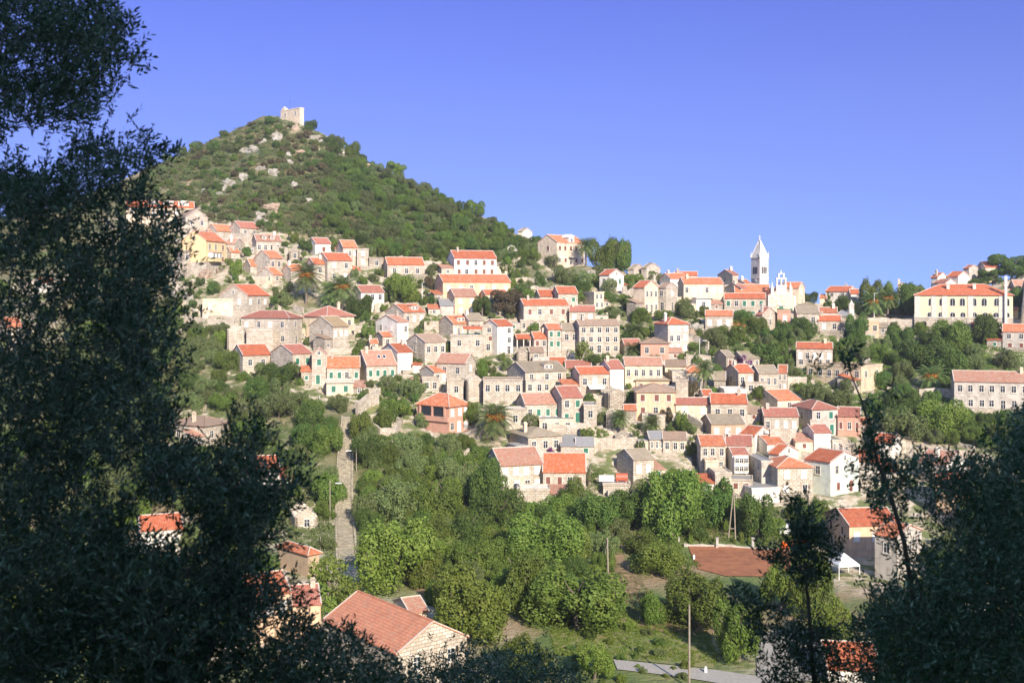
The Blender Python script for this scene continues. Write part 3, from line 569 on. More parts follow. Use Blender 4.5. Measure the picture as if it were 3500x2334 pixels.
def wall_geo(typ, WR, WL, z0, z1, rise):
    m = MB()
    if typ == 'n':
        t = .45
        def wall(p, q, gable):
            p, q = Vector(p), Vector(q); d = (q-p); L = d.length; d.normalize(); nn = Vector((-d.y, d.x)) * t
            k = 7; top = []
            for i in range(k+1):
                s = i/k; zz = z1 + (rise*(1-abs(2*s-1)) if gable else 0) + rnd.uniform(-.35, .25)*(0 if gable else 1) + rnd.uniform(-.12, .1); top.append((p + d*L*s, zz))
            for i in range(k):
                (a, za), (b, zb) = top[i], top[i+1]
                a2, b2 = a+nn, b+nn
                m.poly([(a.x,a.y,z0),(b.x,b.y,z0),(b.x,b.y,zb),(a.x,a.y,za)]); m.poly([(b2.x,b2.y,z0),(a2.x,a2.y,z0),(a2.x,a2.y,za),(b2.x,b2.y,zb)])
                m.poly([(a.x,a.y,za),(b.x,b.y,zb),(b2.x,b2.y,zb),(a2.x,a2.y,za)])
            for (a, za) in (top[0], top[-1]):
                a2 = a+nn; m.poly([(a.x,a.y,z0),(a.x,a.y,za),(a2.x,a2.y,za),(a2.x,a2.y,z0)])
        wall((0,0),(WR,0), True); wall((WR,0),(WR,WL), False); wall((WR,WL),(0,WL), True); wall((0,WL),(0,0), False)
        return m
    c = [(0,0),(WR,0),(WR,WL),(0,WL)]
    for i in range(4):
        a, b = c[i], c[(i+1) % 4]; L = math.hypot(b[0]-a[0], b[1]-a[1]); u0 = i*7.3
        gab = (typ == 'r' and i in (1, 3)) or (typ == 'l' and i in (0, 2))
        P = [(*a,z0),(*b,z0),(*b,z1)]; UV = [(u0,z0),(u0+L,z0),(u0+L,z1)]
        if gab: P.append(((a[0]+b[0])/2,(a[1]+b[1])/2,z1+rise)); UV.append((u0+L/2,z1+rise))
        if typ == 's':
            ya = z1 + rise*a[1]/WL; yb_ = z1 + rise*b[1]/WL; P = [(*a,z0),(*b,z0),(*b,yb_),(*a,ya)]; UV = [(u0,z0),(u0+L,z0),(u0+L,yb_),(u0,ya)]
        else: P.append((*a,z1)); UV.append((u0,z1))
        m.poly(P, 0, UV)
    return m
LABELS = set()
HOUSES = []
def house(line):
    nums, tp, wins, ext, label = line.rstrip("\n").split("|")
    xl, xm, xr, yr, ye, yb = map(float, nums.split()); typ, rc, wc = tp.split()
    ext = ext.split(); gl = 7; Yo = None
    for e in list(ext):
        if e[0] == 'g' and e[1:].replace('.', '').isdigit(): gl = float(e[1:]); ext.remove(e)
        elif e[0] == 'Y' and e[1:].isdigit(): Yo = float(e[1:]); ext.remove(e)
    side = 'R' if typ == 'l' and not ('church' in ext) and 'por' not in ext else 'L'
    Cx, Cy, zb, psi, WR, WL = solve(xl, xm, xr, yb, gl, side, Yo)
    WR = max(2, min(WR, 60)); WL = max(2, min(WL, 60))
    H = (yb-ye)/FPX*Cy
    Rv = Vector((math.cos(psi), math.sin(psi))); Lv = Vector((-math.sin(psi), math.cos(psi)))
    if typ in 'rn': rp, half = Vector((Cx, Cy)) + Lv*WL/2, WL/2
    elif typ == 'l': rp, half = Vector((Cx, Cy)) + Rv*WR/2, WR/2
    else:
        rp = Vector((Cx, Cy)) + Rv*WR/2 + Lv*WL/2; half = min(WR, WL)/2
    ze = zb + H; rise = zof(yr, rp.y) - ze
    if 'tower' not in ext: rise = max(.34*half, min(.80*half, rise))
    if typ == 's': rise = max(.15*WL, min(.4*WL, zof(yr, Cy+WL) - ze))
    if typ == 'n': rise = min(rise, 2.2)
    base = -max(1.2, 3.2 - H) - 1.2
    nm = "house"; cat = "house"
    if 'church' in ext: nm = cat = "church"
    elif 'tower' in ext: nm, cat = "bell_tower", "bell tower"
    elif 'tur' in ext: nm = cat = "fort"
    elif 'bell' in ext: nm = cat = "chapel"
    elif 'hall' in ext: nm, cat = "institute_building", "building"
    elif 'ped' in ext: nm = cat = "villa"
    elif typ == 'n': nm = cat = "ruin"
    elif any(k in label for k in ("shed", "garage", "barn", "stable", "hut", "block", "outbuilding", "lean-to", "carport", "annex")): nm, cat = "outbuilding", "outbuilding"
    root = empty(nm, (Cx, Cy, zb), psi)
    assert label not in LABELS, label
    LABELS.add(label); tag(root, label, cat)
    root["group"] = "stone houses of the hillside village" if nm == "house" else "outbuildings and ruins of the village" if nm in ("outbuilding", "ruin") else "landmark buildings of the village"
    if 'opn' in ext:
        m = MB()
        for x in (.15, WR/2, WR-.15):
            for y in (.15, WL-.15): m.box(x-.12, x+.12, y-.12, y+.12, base, H)
        m.build("post", [M[wc]], root); m = MB(); m.box(0, WR, WL-.14, WL-.02, base, H); m.build("wall", [M[wc]], root)
    else: wall_geo(typ, WR, WL, base, H, rise).build("wall", [M[wc]], root)
    if typ != 'n':
        rk = 'r'+rc if 'r'+rc in M else rc
        m2 = M[wc] if typ == 'f' else M['mortar']
        if typ == 'p': rk, m2 = 'W', M['W']
        roof = roof_geo(typ, WR, WL, H, rise).build("spire" if typ == 'p' else "roof", [M[rk], m2, M['mortar' if rc in 'ROPDY' else rk]], root)
    # windows
    for wspec in wins.split():
        if wspec == '-': continue
        f, r, c, k = wspec[0], int(wspec[1]), int(wspec[3]), wspec[4]
        W = WR if f == 'R' else WL
        step = W/c
        hs = H/r if r*2.2 < H+2 else max(2.3, H/r)
        if 'R2x3d R3x3a' in wins and k == 'a': hs = H/3
        hs = min(hs, 3.6) if H > 4 else H
        for i in range(r):
            if 'R3x3a' in wspec and i < 2: continue
            if 'R2x4d' in wspec and i < 1: continue
            for j in range(c):
                ww = min(.95, step*.42); hh = min(1.35, hs*.52)
                z = H - hs*(i+.5) - (0 if i else -.02)
                if hh < .5 or z < -.5: continue
                if z - hh/2 < 0: z = hh/2 + .1
                if z + hh/2 + .18 > H: continue
                kk = k
                if k in 'wgb' and rnd.random() < .22: kk = 'd'
                p = step*(j+.5) + rnd.uniform(-.12, .12)*step*.6
                if 'hall' in ext:
                    ww, hh = 1.25, 2.0; z = H - 1.9 - i*3.8
                    if j == 0: p -= .8
                nm_ = "window"
                if r > 1 and i == r-1 and j == c//2 and H > 5.5 and k != 'a': nm_ = "door"; hh = min(2.1, hs*.75); z = max(.05, z - .6) + .2; z = max(z, hh/2+.2)
                if f == 'R': add_window(root, kk, p, 0, z, 0, ww, hh, nm_)
                else: add_window(root, kk, 0, W-p, z, -math.pi/2, ww, hh, nm_)
    if 'A' in ext and rise > .9:
        if typ == 'r': add_window(root, 'd', 0, WL/2, H+rise*.3, -math.pi/2, .6, .8)
        else: add_window(root, 'd', WR/2, 0, H+rise*.3, 0, .6, .8)
    if typ in 'rlh' and 'c' not in ext and nm == 'house' and 'hall' not in ext and rnd.random() < .4: ext.append('c')
    if 'c' in ext:
        m = MB(); px_, py_ = WR*(.15 if rnd.random() < .5 else .8), WL*.42
        if 'hall' in ext: px_ = WR*.93; py_ = -.45
        top = H+rise+(.8 if 'hall' not in ext else 1.6); b0 = H-.2 if typ != 'f' else H
        if 'hall' in ext: b0 = 0
        m.box(px_-.32, px_+.32, py_-.28, py_+.28, b0, top); m.box(px_-.42, px_+.42, py_-.38, py_+.38, top, top+.14)
        m.box(px_-.3, px_+.3, py_-.05, py_+.05, top+.14, top+.4)
        m.build("chimney", [M[rnd.choice('SCAW') if 'hall' not in ext else 'W']], roof)
    for e in ext:
        if e in ('d1', 'd2', 'd3'):
            n = int(e[1]); Ld = WR; w_ = 1.5 if n > 1 else 2.2
            if n == 3: w_ = 3.4
            for i in range(n):
                xc = Ld*(i+1)/(n+1) if n > 1 else Ld*.62
                if n == 3: xc = WR*(.40 + .22*i)
                y0 = WL/2*.22; zf = H + rise*.30; hh = rise*.52; y1 = WL/2*.95
                d = empty("dormer", (xc, y0, zf)); d.parent = root
                m = MB(); m.box(-w_/2, w_/2, 0, y1-y0, -.4, hh); m.build("dormer_wall", [M['W' if n != 2 else 'S']], d)
                m = MB(); m.prism([(-w_/2-.15, hh), (w_/2+.15, hh), (0, hh+w_*.22)], -.15, y1-y0, 0)
                m.v = [(y, x, z) for x, y, z in m.v]; m.build("dormer_roof", [M['r'+rc] if n != 3 else M['W']], d)
                for sx in ((-w_/4, w_/4) if n == 1 else (0,)):
                    o = bpy.data.objects.new("window", win_mesh('d', .6, min(.9, hh*.7))[0]); C.objects.link(o); o.parent = d; o.location = (sx, 0, hh*.45)
    if 'sky' in ext:
        k = rise/(WL/2); an = math.atan(k)
        for i in (0, 1):
            m = MB(); m.box(-.4, .4, -.6, .6, .16, .24, 0); m.box(-.32, .32, -.5, .5, .241, .25, 1)
            o = m.build("skylight", [M['white'], M['dark']], root); o.location = (WR*.5+i*1.3, WL*.25, H+rise*.5+.12); o.rotation_euler = (an, 0, 0)
    if 'bay' in ext:
        m = MB(); m.box(WR*.12, WR*.62, -1.3, -.01, H*.42, H*.42+1.1, 1); m.box(WR*.12, WR*.62, -1.3, -.01, H*.42+1.1, H*.42+2.6, 0); m.box(WR*.12-.15, WR*.62+.15, -1.5, -.01, H*.42+2.6, H*.42+2.75, 2)
        b = m.build("bay_window", [M['white'], M['Y'], M['rP']], root)
        for i in range(3): add_window(b, 'd', WR*(.2+.17*i), -1.3, H*.42+1.85, 0, .8, 1.0)
        m = MB(); m.box(-.06, WR+.06, -.06, WL+.06, base, H*.40); m.build("stone_base", [M['S']], root)
    if 'bayw' in ext:
        m = MB(); m.box(.2, WR-.2, -.9, -.01, H*.1, H*.9); b = m.build("enclosed_balcony", [M['white']], root)
        for i in range(3):
            for z in (H*.32, H*.72): add_window(b, 'd', WR*(.22+.28*i), -.9, z, 0, .7, .8)
    if 'bal' in ext:
        m = MB(); m.box(-.2, WR+.2, -.45, -.25, H+.75, H+.9); m.box(-.2, WR+.2, -.5, .1, H-.02, H+.12)
        n = int(WR/.35)
        for i in range(n+1): x = WR*i/n; m.beam((x, -.35, H+.1), (x, -.35, H+.76), .07, 0, 5)
        m.build("balustrade", [M['surr']], root)
    if 'awn' in ext or 'wawn' in ext:
        cc = M['rR'] if 'awn' in ext else M['white']; x0, x1 = (WR*.35, WR*.9) if 'awn' in ext else (WR*.25, WR*.75)
        z = H*.45 if 'wawn' in ext else H+2.4
        m = MB(); y0 = 0 if 'wawn' in ext else 3.5
        m.poly([(x0, y0-2.2, z-.6), (x1, y0-2.2, z-.6), (x1, y0-.02, z), (x0, y0-.02, z)]); m.poly([(x0, y0-2.2, z-.65), (x0, y0-.02, z-.05), (x1, y0-.02, z-.05), (x1, y0-2.2, z-.65)])
        m.box(x0, x1, y0-2.24, y0-2.2, z-.85, z-.58); m.build("awning", [cc], root)
        m = MB()
        for x in (x0+.1, x1-.1): m.beam((x, y0-2.1, H if 'awn' in ext else 0), (x, y0-2.1, z-.62), .05, 0, 5)
        if 'awn' in ext:
            for zz in (H+.5, H+1.0): m.beam((x0, -.05, zz), (x1, -.05, zz), .035, 0, 4)
            for i in range(14): x = x0+(x1-x0)*i/13; m.beam((x, -.05, H+.1), (x, -.05, H+1.0), .025, 0, 4)
        m.build("railing", [M['green' if 'awn' in ext else 'iron']], root)
    if 'por' in ext:
        m = MB(); m.box(-.06, -.02, WL*.12, WL*.88, H*.60, H*.93); m.build("porch_shade", [M['dark']], root)  # dark slab on the wall paints the shade inside the porch
        m = MB()
        for y in (.12, .5, .88): m.box(-.35, -.061, WL*y-.2, WL*y+.2, H*.55, H*.97)
        m.box(-.45, -.061, 0, WL, H*.42, H*.6); m.build("pillar", [M['K']], root)
    if 'ped' in ext:
        m = MB(); xc = WR*.52; m.box(xc-1.2, xc+1.2, -.1, WL*.4, H, H+rise*.75); m.prism([(xc-1.5, H+rise*.75), (xc+1.5, H+rise*.75), (xc, H+rise*.75+1.0)], -.2, WL*.4)
        k = len(m.v) - 0; m2 = MB(); m2.box(xc-1.2, xc+1.2, -.1, WL*.4, H-.01, H+rise*.7)
        m2.poly([(xc-1.5,-.2,H+rise*.7),(xc+1.5,-.2,H+rise*.7),(xc,-.2,H+rise*.7+1.1)]); m2.poly([(xc-1.5,-.2,H+rise*.7),(xc,-.2,H+rise*.7+1.1),(xc,WL*.4,H+rise*.7+1.1),(xc-1.5,WL*.4,H+rise*.7)])
        m2.poly([(xc,-.2,H+rise*.7+1.1),(xc+1.5,-.2,H+rise*.7),(xc+1.5,WL*.4,H+rise*.7),(xc,WL*.4,H+rise*.7+1.1)])
        m2.box(-.1, WR+.1, -.16, -.01, H-.35, H-.05); m2.box(-.05, WR+.05, -.09, -.01, H*.5, H*.5+.25)
        p = m2.build("pediment", [M['W']], root); add_window(p, 'a', xc, -.1, H+rise*.35, 0, .7, 1.1)
        m = MB(); m.box(xc-1.6, xc+1.6, -1.1, -.1, H*.5+.26, H*.5+.4)
        for i in range(9): m.beam((xc-1.5+i*.375, -1.0, H*.5+.4), (xc-1.5+i*.375, -1.0, H*.5+1.2), .05, 0, 4)
        m.box(xc-1.6, xc+1.6, -1.08, -.95, H*.5+1.2, H*.5+1.3); m.build("balcony", [M['surr']], root)
    if 'hall' in ext:
        m = MB(); m.box(-.05, WR+.05, -.08, WL+.05, base, H*.40); m.build("stone_base", [M['S']], root)
        m = MB()
        for x in (.0, WR*.175, WR*.285, WR*.55, WR*.86): m.box(x, x+1.3, -.13, -.01, H*.402, H-.05)
        m.box(-.1, WR+.1, -.15, -.01, H*.39, H*.402+.1)
        m.build("pilaster", [M['surr']], root)
        for x in (.2, .9, 3, 6): add_window(root, 'b' if x > 1 else 'a', WR*(.1*x) if x > 1 else WR*.1, -.09, 2.0, 0, 1.1, 1.8)
        for x in (.35, .62):
            m = MB(); m.box(-.4, .4, -.4, .4, -.6, 1.3); m.box(-.55, .55, -.55, .55, 1.3, 1.5); o = m.build("chimney", [M['surr']], roof); o.location = (WR*x, WL*.28, H+rise*.56)
    if 'church' in ext:
        m = MB(); xc = WR*.47; g = H+rise
        m.box(xc-1.5, xc+1.5, -.25, .5, g-2.0, g+.6); m.box(xc-1.7, xc+1.7, -.35, .6, g+.6, g+.85)
        for x in (-1.25, 0, 1.25): m.box(xc+x-.2, xc+x+.2, -.2, .4, g+.85, g+2.6)
        m.box(xc-1.6, xc+1.6, -.3, .5, g+2.6, g+2.9)
        for x in (-.75, 0.75): m.box(xc+x-.18, xc+x+.18, -.15, .35, g+2.9, g+4.0)
        m.box(xc-1.0, xc+1.0, -.2, .4, g+4.0, g+4.25); m.beam((xc, .1, g+4.25), (xc, .1, g+5.2), .28, 0, 8, .05)
        m.build("bell_gable", [M['W']], root)
        m = MB()
        for x in (-.62, .62): m.beam((xc+x, .1, g+1.1), (xc+x, .1, g+1.7), .34, 0, 8, .12)
        m.build("bell", [M['iron']], root)
        for x in (WR*.14, WR*.83):
            m = MB(); z = H+rise*.35; m.box(x-.4, x+.4, -.2, .6, H-.6, z+1.4); m.box(x-.52, x+.52, -.3, .7, z+1.4, z+1.6); m.beam((x, .2, z+1.6), (x, .2, z+3.2), .34, 0, 6, .03); m.build("pinnacle", [M['W']], root)
        add_window(root, 'g', xc, -.02, 1.9, 0, 1.3, 2.6, "door"); add_window(root, 'g', WR*.13, -.02, 1.7, 0, .8, 1.7); add_window(root, 'g', WR*.85, -.02, 1.7, 0, .8, 1.7)
        m = MB(); m.box(-.1, WR+.1, -.12, -.01, -.1, .25); m.box(xc-1.2, xc+1.2, -.4, -.02, 3.5, 3.75); m.box(-.12, .35, -.15, -.01, .25, H); m.box(WR-.35, WR+.12, -.15, -.01, .25, H); m.build("stone_trim", [M['W']], root)
    if 'tower' in ext:
        m = MB()
        for z in (0.28, .60, .985): m.box(-.12, WR+.12, -.12, WL+.12, H*z, H*z+.22)
        for x in (0, WR):
            for y in (0, WL): m.beam((x, y, H+.1), (x, y, H+1.9), .2, 0, 5, .03)
        m.build("cornice", [M['W']], root)
        m = MB(); cx, cy = WR/2, WL/2; m.beam((cx, cy, H+rise-.2), (cx, cy, H+rise+.9), .16, 0, 6); m.beam((cx, cy, H+rise+.9), (cx, cy, H+rise+1.5), .26, 0, 6, .12); m.build("finial", [M['W']], root)
        for rz, W in ((0, WR), (-math.pi/2, WL)):
            for lev, n in ((.76, 3), (.42, 2)):
                for i in range(n):
                    p = W/2 + (i-(n-1)/2)*.72; loc = (p, -.02, H*lev) if rz == 0 else (-.02, W-p, H*lev)
                    add_window(root, 't', *loc, rz, .5, 2.2)
        m = MB(); m.beam((-.02, WL/2, H*.57), (-.12, WL/2, H*.57), .62, 0, 20); m.beam((-.12, WL/2, H*.57), (-.14, WL/2, H*.57), .5, 1, 20)
        m.box(-.17, -.145, WL/2-.03, WL/2+.03, H*.57, H*.57+.42, 2); m.box(-.17, -.145, WL/2, WL/2+.3, H*.57-.03, H*.57+.03, 2); m.build("clock_face", [M['surr'], M['white'], M['dark']], root)
    if 'tur' in ext:
        m = MB(); m.box(.3, 2.0, WL-2.2, WL-.4, H+.1, H+1.4); m.beam((1.2, WL-1.2, H+1.4), (1.2, WL-1.2, H+2.0), .8, 0, 8, .2); m.build("turret", [M['C']], root)
        m = MB(); m.beam((1, WL*.6, H), (1, WL*.6, H+4.5), .05, 0, 4); m.beam((1, WL*.4, H), (1, WL*.4, H+3.6), .04, 0, 4); m.beam((.6, WL*.6, H+3.8), (1.4, WL*.6, H+3.8), .04, 0, 4); m.build("antenna", [M['iron']], root)
    if 'bell' in ext:
        m = MB(); xc = WR/2; g = H+rise; m.box(xc-1.1, xc+1.1, -.2, .3, g-1.2, g+.5)
        for x in (-1.0, 0, 1.0): m.box(xc+x-.16, xc+x+.16, -.15, .28, g+.5, g+1.9)
        m.box(xc-1.25, xc+1.25, -.2, .33, g+1.9, g+2.15); m.box(xc-.5, xc+.5, -.15, .28, g+2.15, g+2.6); m.beam((xc, .07, g+2.6), (xc, .07, g+3.2), .2, 0, 6, .03); m.build("bell_gable", [M['W']], root)
    FOOT.append((Cx, Cy, math.cos(psi), math.sin(psi), WR, WL, zb))
    HOUSES.append((root, WR, WL, H, rise))
    return root
for ln in HOUSE_DATA.strip().split("\n"): house(ln)

# ---------------------------------------------------------------- annexes, terraces and lean-tos grown onto the houses
def free(x0, y0, i):
    for j, (cx, cy, c, s, WR, WL, zb) in enumerate(FOOT):
        if j == i: continue
        dx, dy = x0-cx, y0-cy; a = dx*c+dy*s; b = -dx*s+dy*c
        if -.3 < a < WR+.3 and -.3 < b < WL+.3: return False
    return True
xr_ = random.Random(5)
for i, ((cx, cy, c, s, WR, WL, zb), (root, _, _, H, rise), ln) in enumerate(list(zip(FOOT, HOUSES, HOUSE_DATA.strip().split("\n")))):
    if cy < 190 or root["category"] not in ("house", "outbuilding") or cy > 345: continue
    W2 = lambda a, b: (cx+a*c-b*s, cy+a*s+b*c)
    if xr_.random() < .8:
        d = xr_.uniform(1.0, 2.4); a0 = xr_.uniform(-.5, WR*.3); a1 = xr_.uniform(WR*.7, WR+1.2); t = xr_.uniform(-.5, .5)
        if free(*W2(a0, -d), i) and free(*W2(a1, -d), i):
            m = MB(); m.box(a0, a1, -d, -.02, -4.2, t); p = xr_.choice((0, 0, .7))
            if p: m.box(a0, a1, -d-.02, -d+.25, t+.001, t+p); m.box(a0-.02, a0+.2, -d+.25, -.02, t+.001, t+p); m.box(a1-.2, a1+.02, -d+.25, -.02, t+.001, t+p)
            m.build("terrace", [M[xr_.choice(('S', 's', 's', 'A'))]], root)
    for sd in (0, 1):
        if xr_.random() > .62: continue
        w_ = xr_.uniform(2.0, 3.8); a0, a1 = (WR+.01, WR+w_) if sd else (-w_, -.01); b0 = xr_.uniform(.1, .6); b1 = min(WL-.2, b0+xr_.uniform(3, 5)); h = max(1.9, H*xr_.uniform(.4, .62))
        if h > H-.3 or not all(free(*W2(a, b), i) for a in (a0, a1, (a0+a1)/2) for b in (b0, b1)): continue
        k = xr_.choice(('S', 's', 's', 'C', 'A')); m = MB(); m.box(a0, a1, b0, b1, -4, h); an = m.build("annex", [M[k]], root)
        m = MB(); e = .2; kind = xr_.random()
        if kind < .7:
            m.poly([(a0-e, b0-e-.1, h-.02), (a1+e, b0-e-.1, h-.02), (a1+e, b1+.1, h+1.1), (a0-e, b1+.1, h+1.1)]); m.poly([(a0-e, b0-e-.1, h-.14), (a0-e, b0-e-.1, h-.02), (a0-e, b1+.1, h+1.1), (a0-e, b1+.1, h+.98)])
            m.poly([(a1+e, b0-e-.1, h-.14), (a1+e, b1+.1, h+.98), (a1+e, b1+.1, h+1.1), (a1+e, b0-e-.1, h-.02)]); m.poly([(a0-e, b0-e-.1, h-.14), (a1+e, b0-e-.1, h-.14), (a1+e, b0-e-.1, h-.02), (a0-e, b0-e-.1, h-.02)])
            m.build("annex_roof", [M[xr_.choice(('rO', 'rP', 'rP', 'rD', 'rB', 'rT', 'rR'))]], an)
        else: m.box(a0-.1, a1+.1, b0-.1, b1+.1, h, h+.18); m.build("annex_roof", [M['conc']], an)
        add_window(an, xr_.choice('ddgb'), (a0+a1)/2, b0, h*.55, 0, .7, .9)
# ---------------------------------------------------------------- ground
SHEETS = []                                  # flat beds (fields, roads) that the ground is levelled under
def build_ground():
    us = sorted(set([round(x, 4) for x in list(np.linspace(-1.7, -.56, 26)) + list(np.linspace(-.56, .56, 430)) + list(np.linspace(.56, 1.7, 26))]))
    ys = list(np.arange(-400, -60, 30)) + list(np.arange(-60, 60, 4)) + list(np.arange(60, 180, 3)) + list(np.arange(180, 352, 1.1)) + list(np.arange(352, 460, 2.5)) + list(np.arange(460, 700, 20)) + [800, 1000, 1500, 2500, 4500, 9000]
    U, Yg = np.meshgrid(us, ys); X = U*np.maximum(Yg, 80)
    Z = np.empty_like(X)
    for i in range(X.shape[0]):
        for j in range(X.shape[1]): Z[i, j] = T(X[i, j], Yg[i, j])
    vil = np.zeros_like(X)
    for (cx, cy, c, s, WR, WL, zb) in FOOT:
        dx, dy = X-cx, Yg-cy; a = dx*c+dy*s; b = -dx*s+dy*c
        ins = (a > -.9) & (a < WR+.9) & (b > -2.2) & (b < WL+.9); Z = np.where(ins, np.minimum(Z, zb-.05), Z)
        d = np.maximum(np.maximum(-a, a-WR), np.maximum(-b, b-WL)); vil = np.maximum(vil, np.clip(1-(d-3)/9, 0, 1))
    nr, nc = X.shape
    V = np.stack([X, Yg, Z], -1).reshape(-1, 3); idx = np.arange(nr*nc).reshape(nr, nc)
    F = np.stack([idx[:-1, :-1], idx[:-1, 1:], idx[1:, 1:], idx[1:, :-1]], -1).reshape(-1, 4)
    me = bpy.data.meshes.new("ground"); me.vertices.add(len(V)); me.vertices.foreach_set("co", V.astype(np.float32).ravel())
    me.loops.add(len(F)*4); me.loops.foreach_set("vertex_index", F.astype(np.int32).ravel()); me.polygons.add(len(F))
    me.polygons.foreach_set("loop_start", np.arange(0, len(F)*4, 4, dtype=np.int32)); me.polygons.foreach_set("loop_total", np.full(len(F), 4, dtype=np.int32))
    me.update(calc_edges=True)
    at_ = me.attributes.new("village", 'FLOAT', 'POINT'); at_.data.foreach_set("value", vil.astype(np.float32).ravel())
    m, n, p = nodes("hillside_ground"); g = N(n, "ShaderNodeNewGeometry"); pos = g.outputs['Position']
    grass = mixc(n, noise_(n, pos, .12, .4, .6, 6), (.085,.125,.028), (.15,.17,.05))
    grass = mixc(n, noise_(n, pos, .06, .5, .62, 5), grass, (.26,.185,.105))
    scrub = mixc(n, noise_(n, pos, .15, .4, .62, 6), (.085,.105,.035), (.15,.125,.055))
    scrub = mixc(n, noise_(n, pos, .05, .60, .70, 6), scrub, (.34,.26,.17))
    sx = N(n, "ShaderNodeSeparateXYZ"); n.links.new(pos, sx.inputs[0])
    hr = N(n, "ShaderNodeMapRange"); n.links.new(sx.outputs['Y'], hr.inputs['Value']); hr.inputs['From Min'].default_value = 185; hr.inputs['From Max'].default_value = 215
    base = mixc(n, hr.outputs[0], grass, scrub)
    st = mixc(n, noise_(n, pos, .5, .4, .6, 6), (.54,.46,.36), (.36,.29,.19)); st = mixc(n, noise_(n, pos, .33, .47, .57, 6), st, (.13,.15,.05))
    av = N(n, "ShaderNodeAttribute"); av.attribute_name = "village"; base = mixc(n, av.outputs['Fac'], base, st)
    sn = N(n, "ShaderNodeSeparateXYZ"); n.links.new(g.outputs['True Normal'], sn.inputs[0])
    sl = N(n, "ShaderNodeMapRange"); n.links.new(sn.outputs['Z'], sl.inputs['Value']); sl.inputs['From Min'].default_value = .72; sl.inputs['From Max'].default_value = .55
    ms = N(n, "ShaderNodeMath", operation='MULTIPLY'); n.links.new(sl.outputs[0], ms.inputs[0]); n.links.new(av.outputs['Fac'], ms.inputs[1])
    bk = mixc(n, noise_(n, pos, 1.2, .4, .6, 3), (.50,.44,.35), (.34,.29,.22)); base = mixc(n, ms.outputs[0], base, bk)
    n.links.new(base, p.inputs['Base Color']); p.inputs['Roughness'].default_value = 1
    bt = N(n, "ShaderNodeTexNoise"); bt.inputs['Scale'].default_value = 1.5; bt.inputs['Detail'].default_value = 8; n.links.new(pos, bt.inputs['Vector'])
    bp = N(n, "ShaderNodeBump"); bp.inputs['Strength'].default_value = .8; bp.inputs['Distance'].default_value = .5
    n.links.new(bt.outputs['Fac'], bp.inputs['Height']); n.links.new(bp.outputs[0], p.inputs['Normal'])
    me.materials.append(m); o = bpy.data.objects.new("ground", me); C.objects.link(o); tag(o, kind="structure")
build_ground()
def drape(name, pts, mat, lift, kind="structure", sub=1.5):
    P = []
    for a, b in pts:
        h = hit(a, b); P.append((h[0], h[1]))
    cx = sum(p[0] for p in P)/len(P); cy = sum(p[1] for p in P)/len(P); m = MB(); K = 10; n = len(P); E = []
    for i in range(n):
        a, b = P[i], P[(i+1) % n]; k = max(1, int(math.hypot(a[0]-b[0], a[1]-b[1])/sub))
        E += [(a[0]+(b[0]-a[0])*j/k, a[1]+(b[1]-a[1])*j/k) for j in range(k)]
    n = len(E); rings = []
    for r in range(K+1):
        f = r/K; rings.append([(cx+(x-cx)*f, cy+(y-cy)*f) for x, y in E])
    for r in range(K):
        for i in range(n):
            q = [rings[r][i], rings[r][(i+1) % n], rings[r+1][(i+1) % n], rings[r+1][i]]
            q = [(x, y, T(x, y)+lift) for x, y in q]
            m.poly(q if r else [q[0], q[2], q[3]])
    o = m.build(name, [mat], None); tag(o, kind=kind); return o
m_, n_, p_ = nodes("red_soil"); g_ = N(n_, "ShaderNodeNewGeometry")
n_.links.new(mixc(n_, noise_(n_, g_.outputs['Position'], .8, .4, .6, 6), (.30,.115,.05), (.23,.085,.04)), p_.inputs['Base Color']); p_.inputs['Roughness'].default_value = 1
w_ = N(n_, 'ShaderNodeTexWave', bands_direction='Y'); w_.inputs['Scale'].default_value = .45; w_.inputs['Distortion'].default_value = 1.2; n_.links.new(g_.outputs['Position'], w_.inputs['Vector']); b_ = N(n_, 'ShaderNodeBump'); b_.inputs['Distance'].default_value = .04; n_.links.new(w_.outputs['Fac'], b_.inputs['Height']); n_.links.new(b_.outputs[0], p_.inputs['Normal'])
drape("field", [(2352,1866),(2698,1878),(2705,1950),(2640,1972),(2480,1970),(2385,1945)], m_, .12)
road = plain("asphalt_pale", (.36,.33,.29), .9, var=.2); 
drape("road", [(2096,2256),(2250,2272),(2450,2292),(2620,2318),(2700,2340),(2640,2372),(2450,2336),(2300,2312),(2110,2290)], road, .14)
drape("paved_yard", [(2580,2165),(2720,2150),(2850,2185),(2850,2330),(2590,2330)], road, .10)
drape("lane", [(2598,1762),(2618,1757),(2700,1800),(2790,1826),(2790,1850),(2680,1826)], road, .14)
dry = plain("dry_grass", (.30,.20,.11), 1, var=.4, scale=.6)
drape("dry_grass_patch", [(2085,1900),(2130,1895),(2150,1960),(2200,1985),(2180,2030),(2080,2030),(2070,1960)], dry, .10)
drape("dry_grass_patch", [(2180,2095),(2260,2090),(2340,2140),(2360,2160),(2260,2160),(2190,2140)], dry, .10)
drape("dry_grass_patch", [(1400,2010),(1470,1970),(1540,1965),(1540,2010),(1450,2035)], dry, .10)
grassm = plain("short_grass", (.13,.17,.045), 1, var=.45, scale=.7); n_ = grassm.node_tree; g_ = N(n_, "ShaderNodeNewGeometry"); a_ = mixc(n_, noise_(n_, g_.outputs['Position'], .35, .4, .6, 8), (.10,.15,.035), (.20,.19,.07)); a_ = mixc(n_, noise_(n_, g_.outputs['Position'], 1.6, .5, .7, 6), a_, (.24,.17,.09)); n_.links.new(a_, n_.nodes["Principled BSDF"].inputs['Base Color'])
drape("grass_patch", [(1880,2165),(2180,2160),(2380,2180),(2440,2230),(2440,2286),(2100,2250),(1900,2220)], grassm, .08)
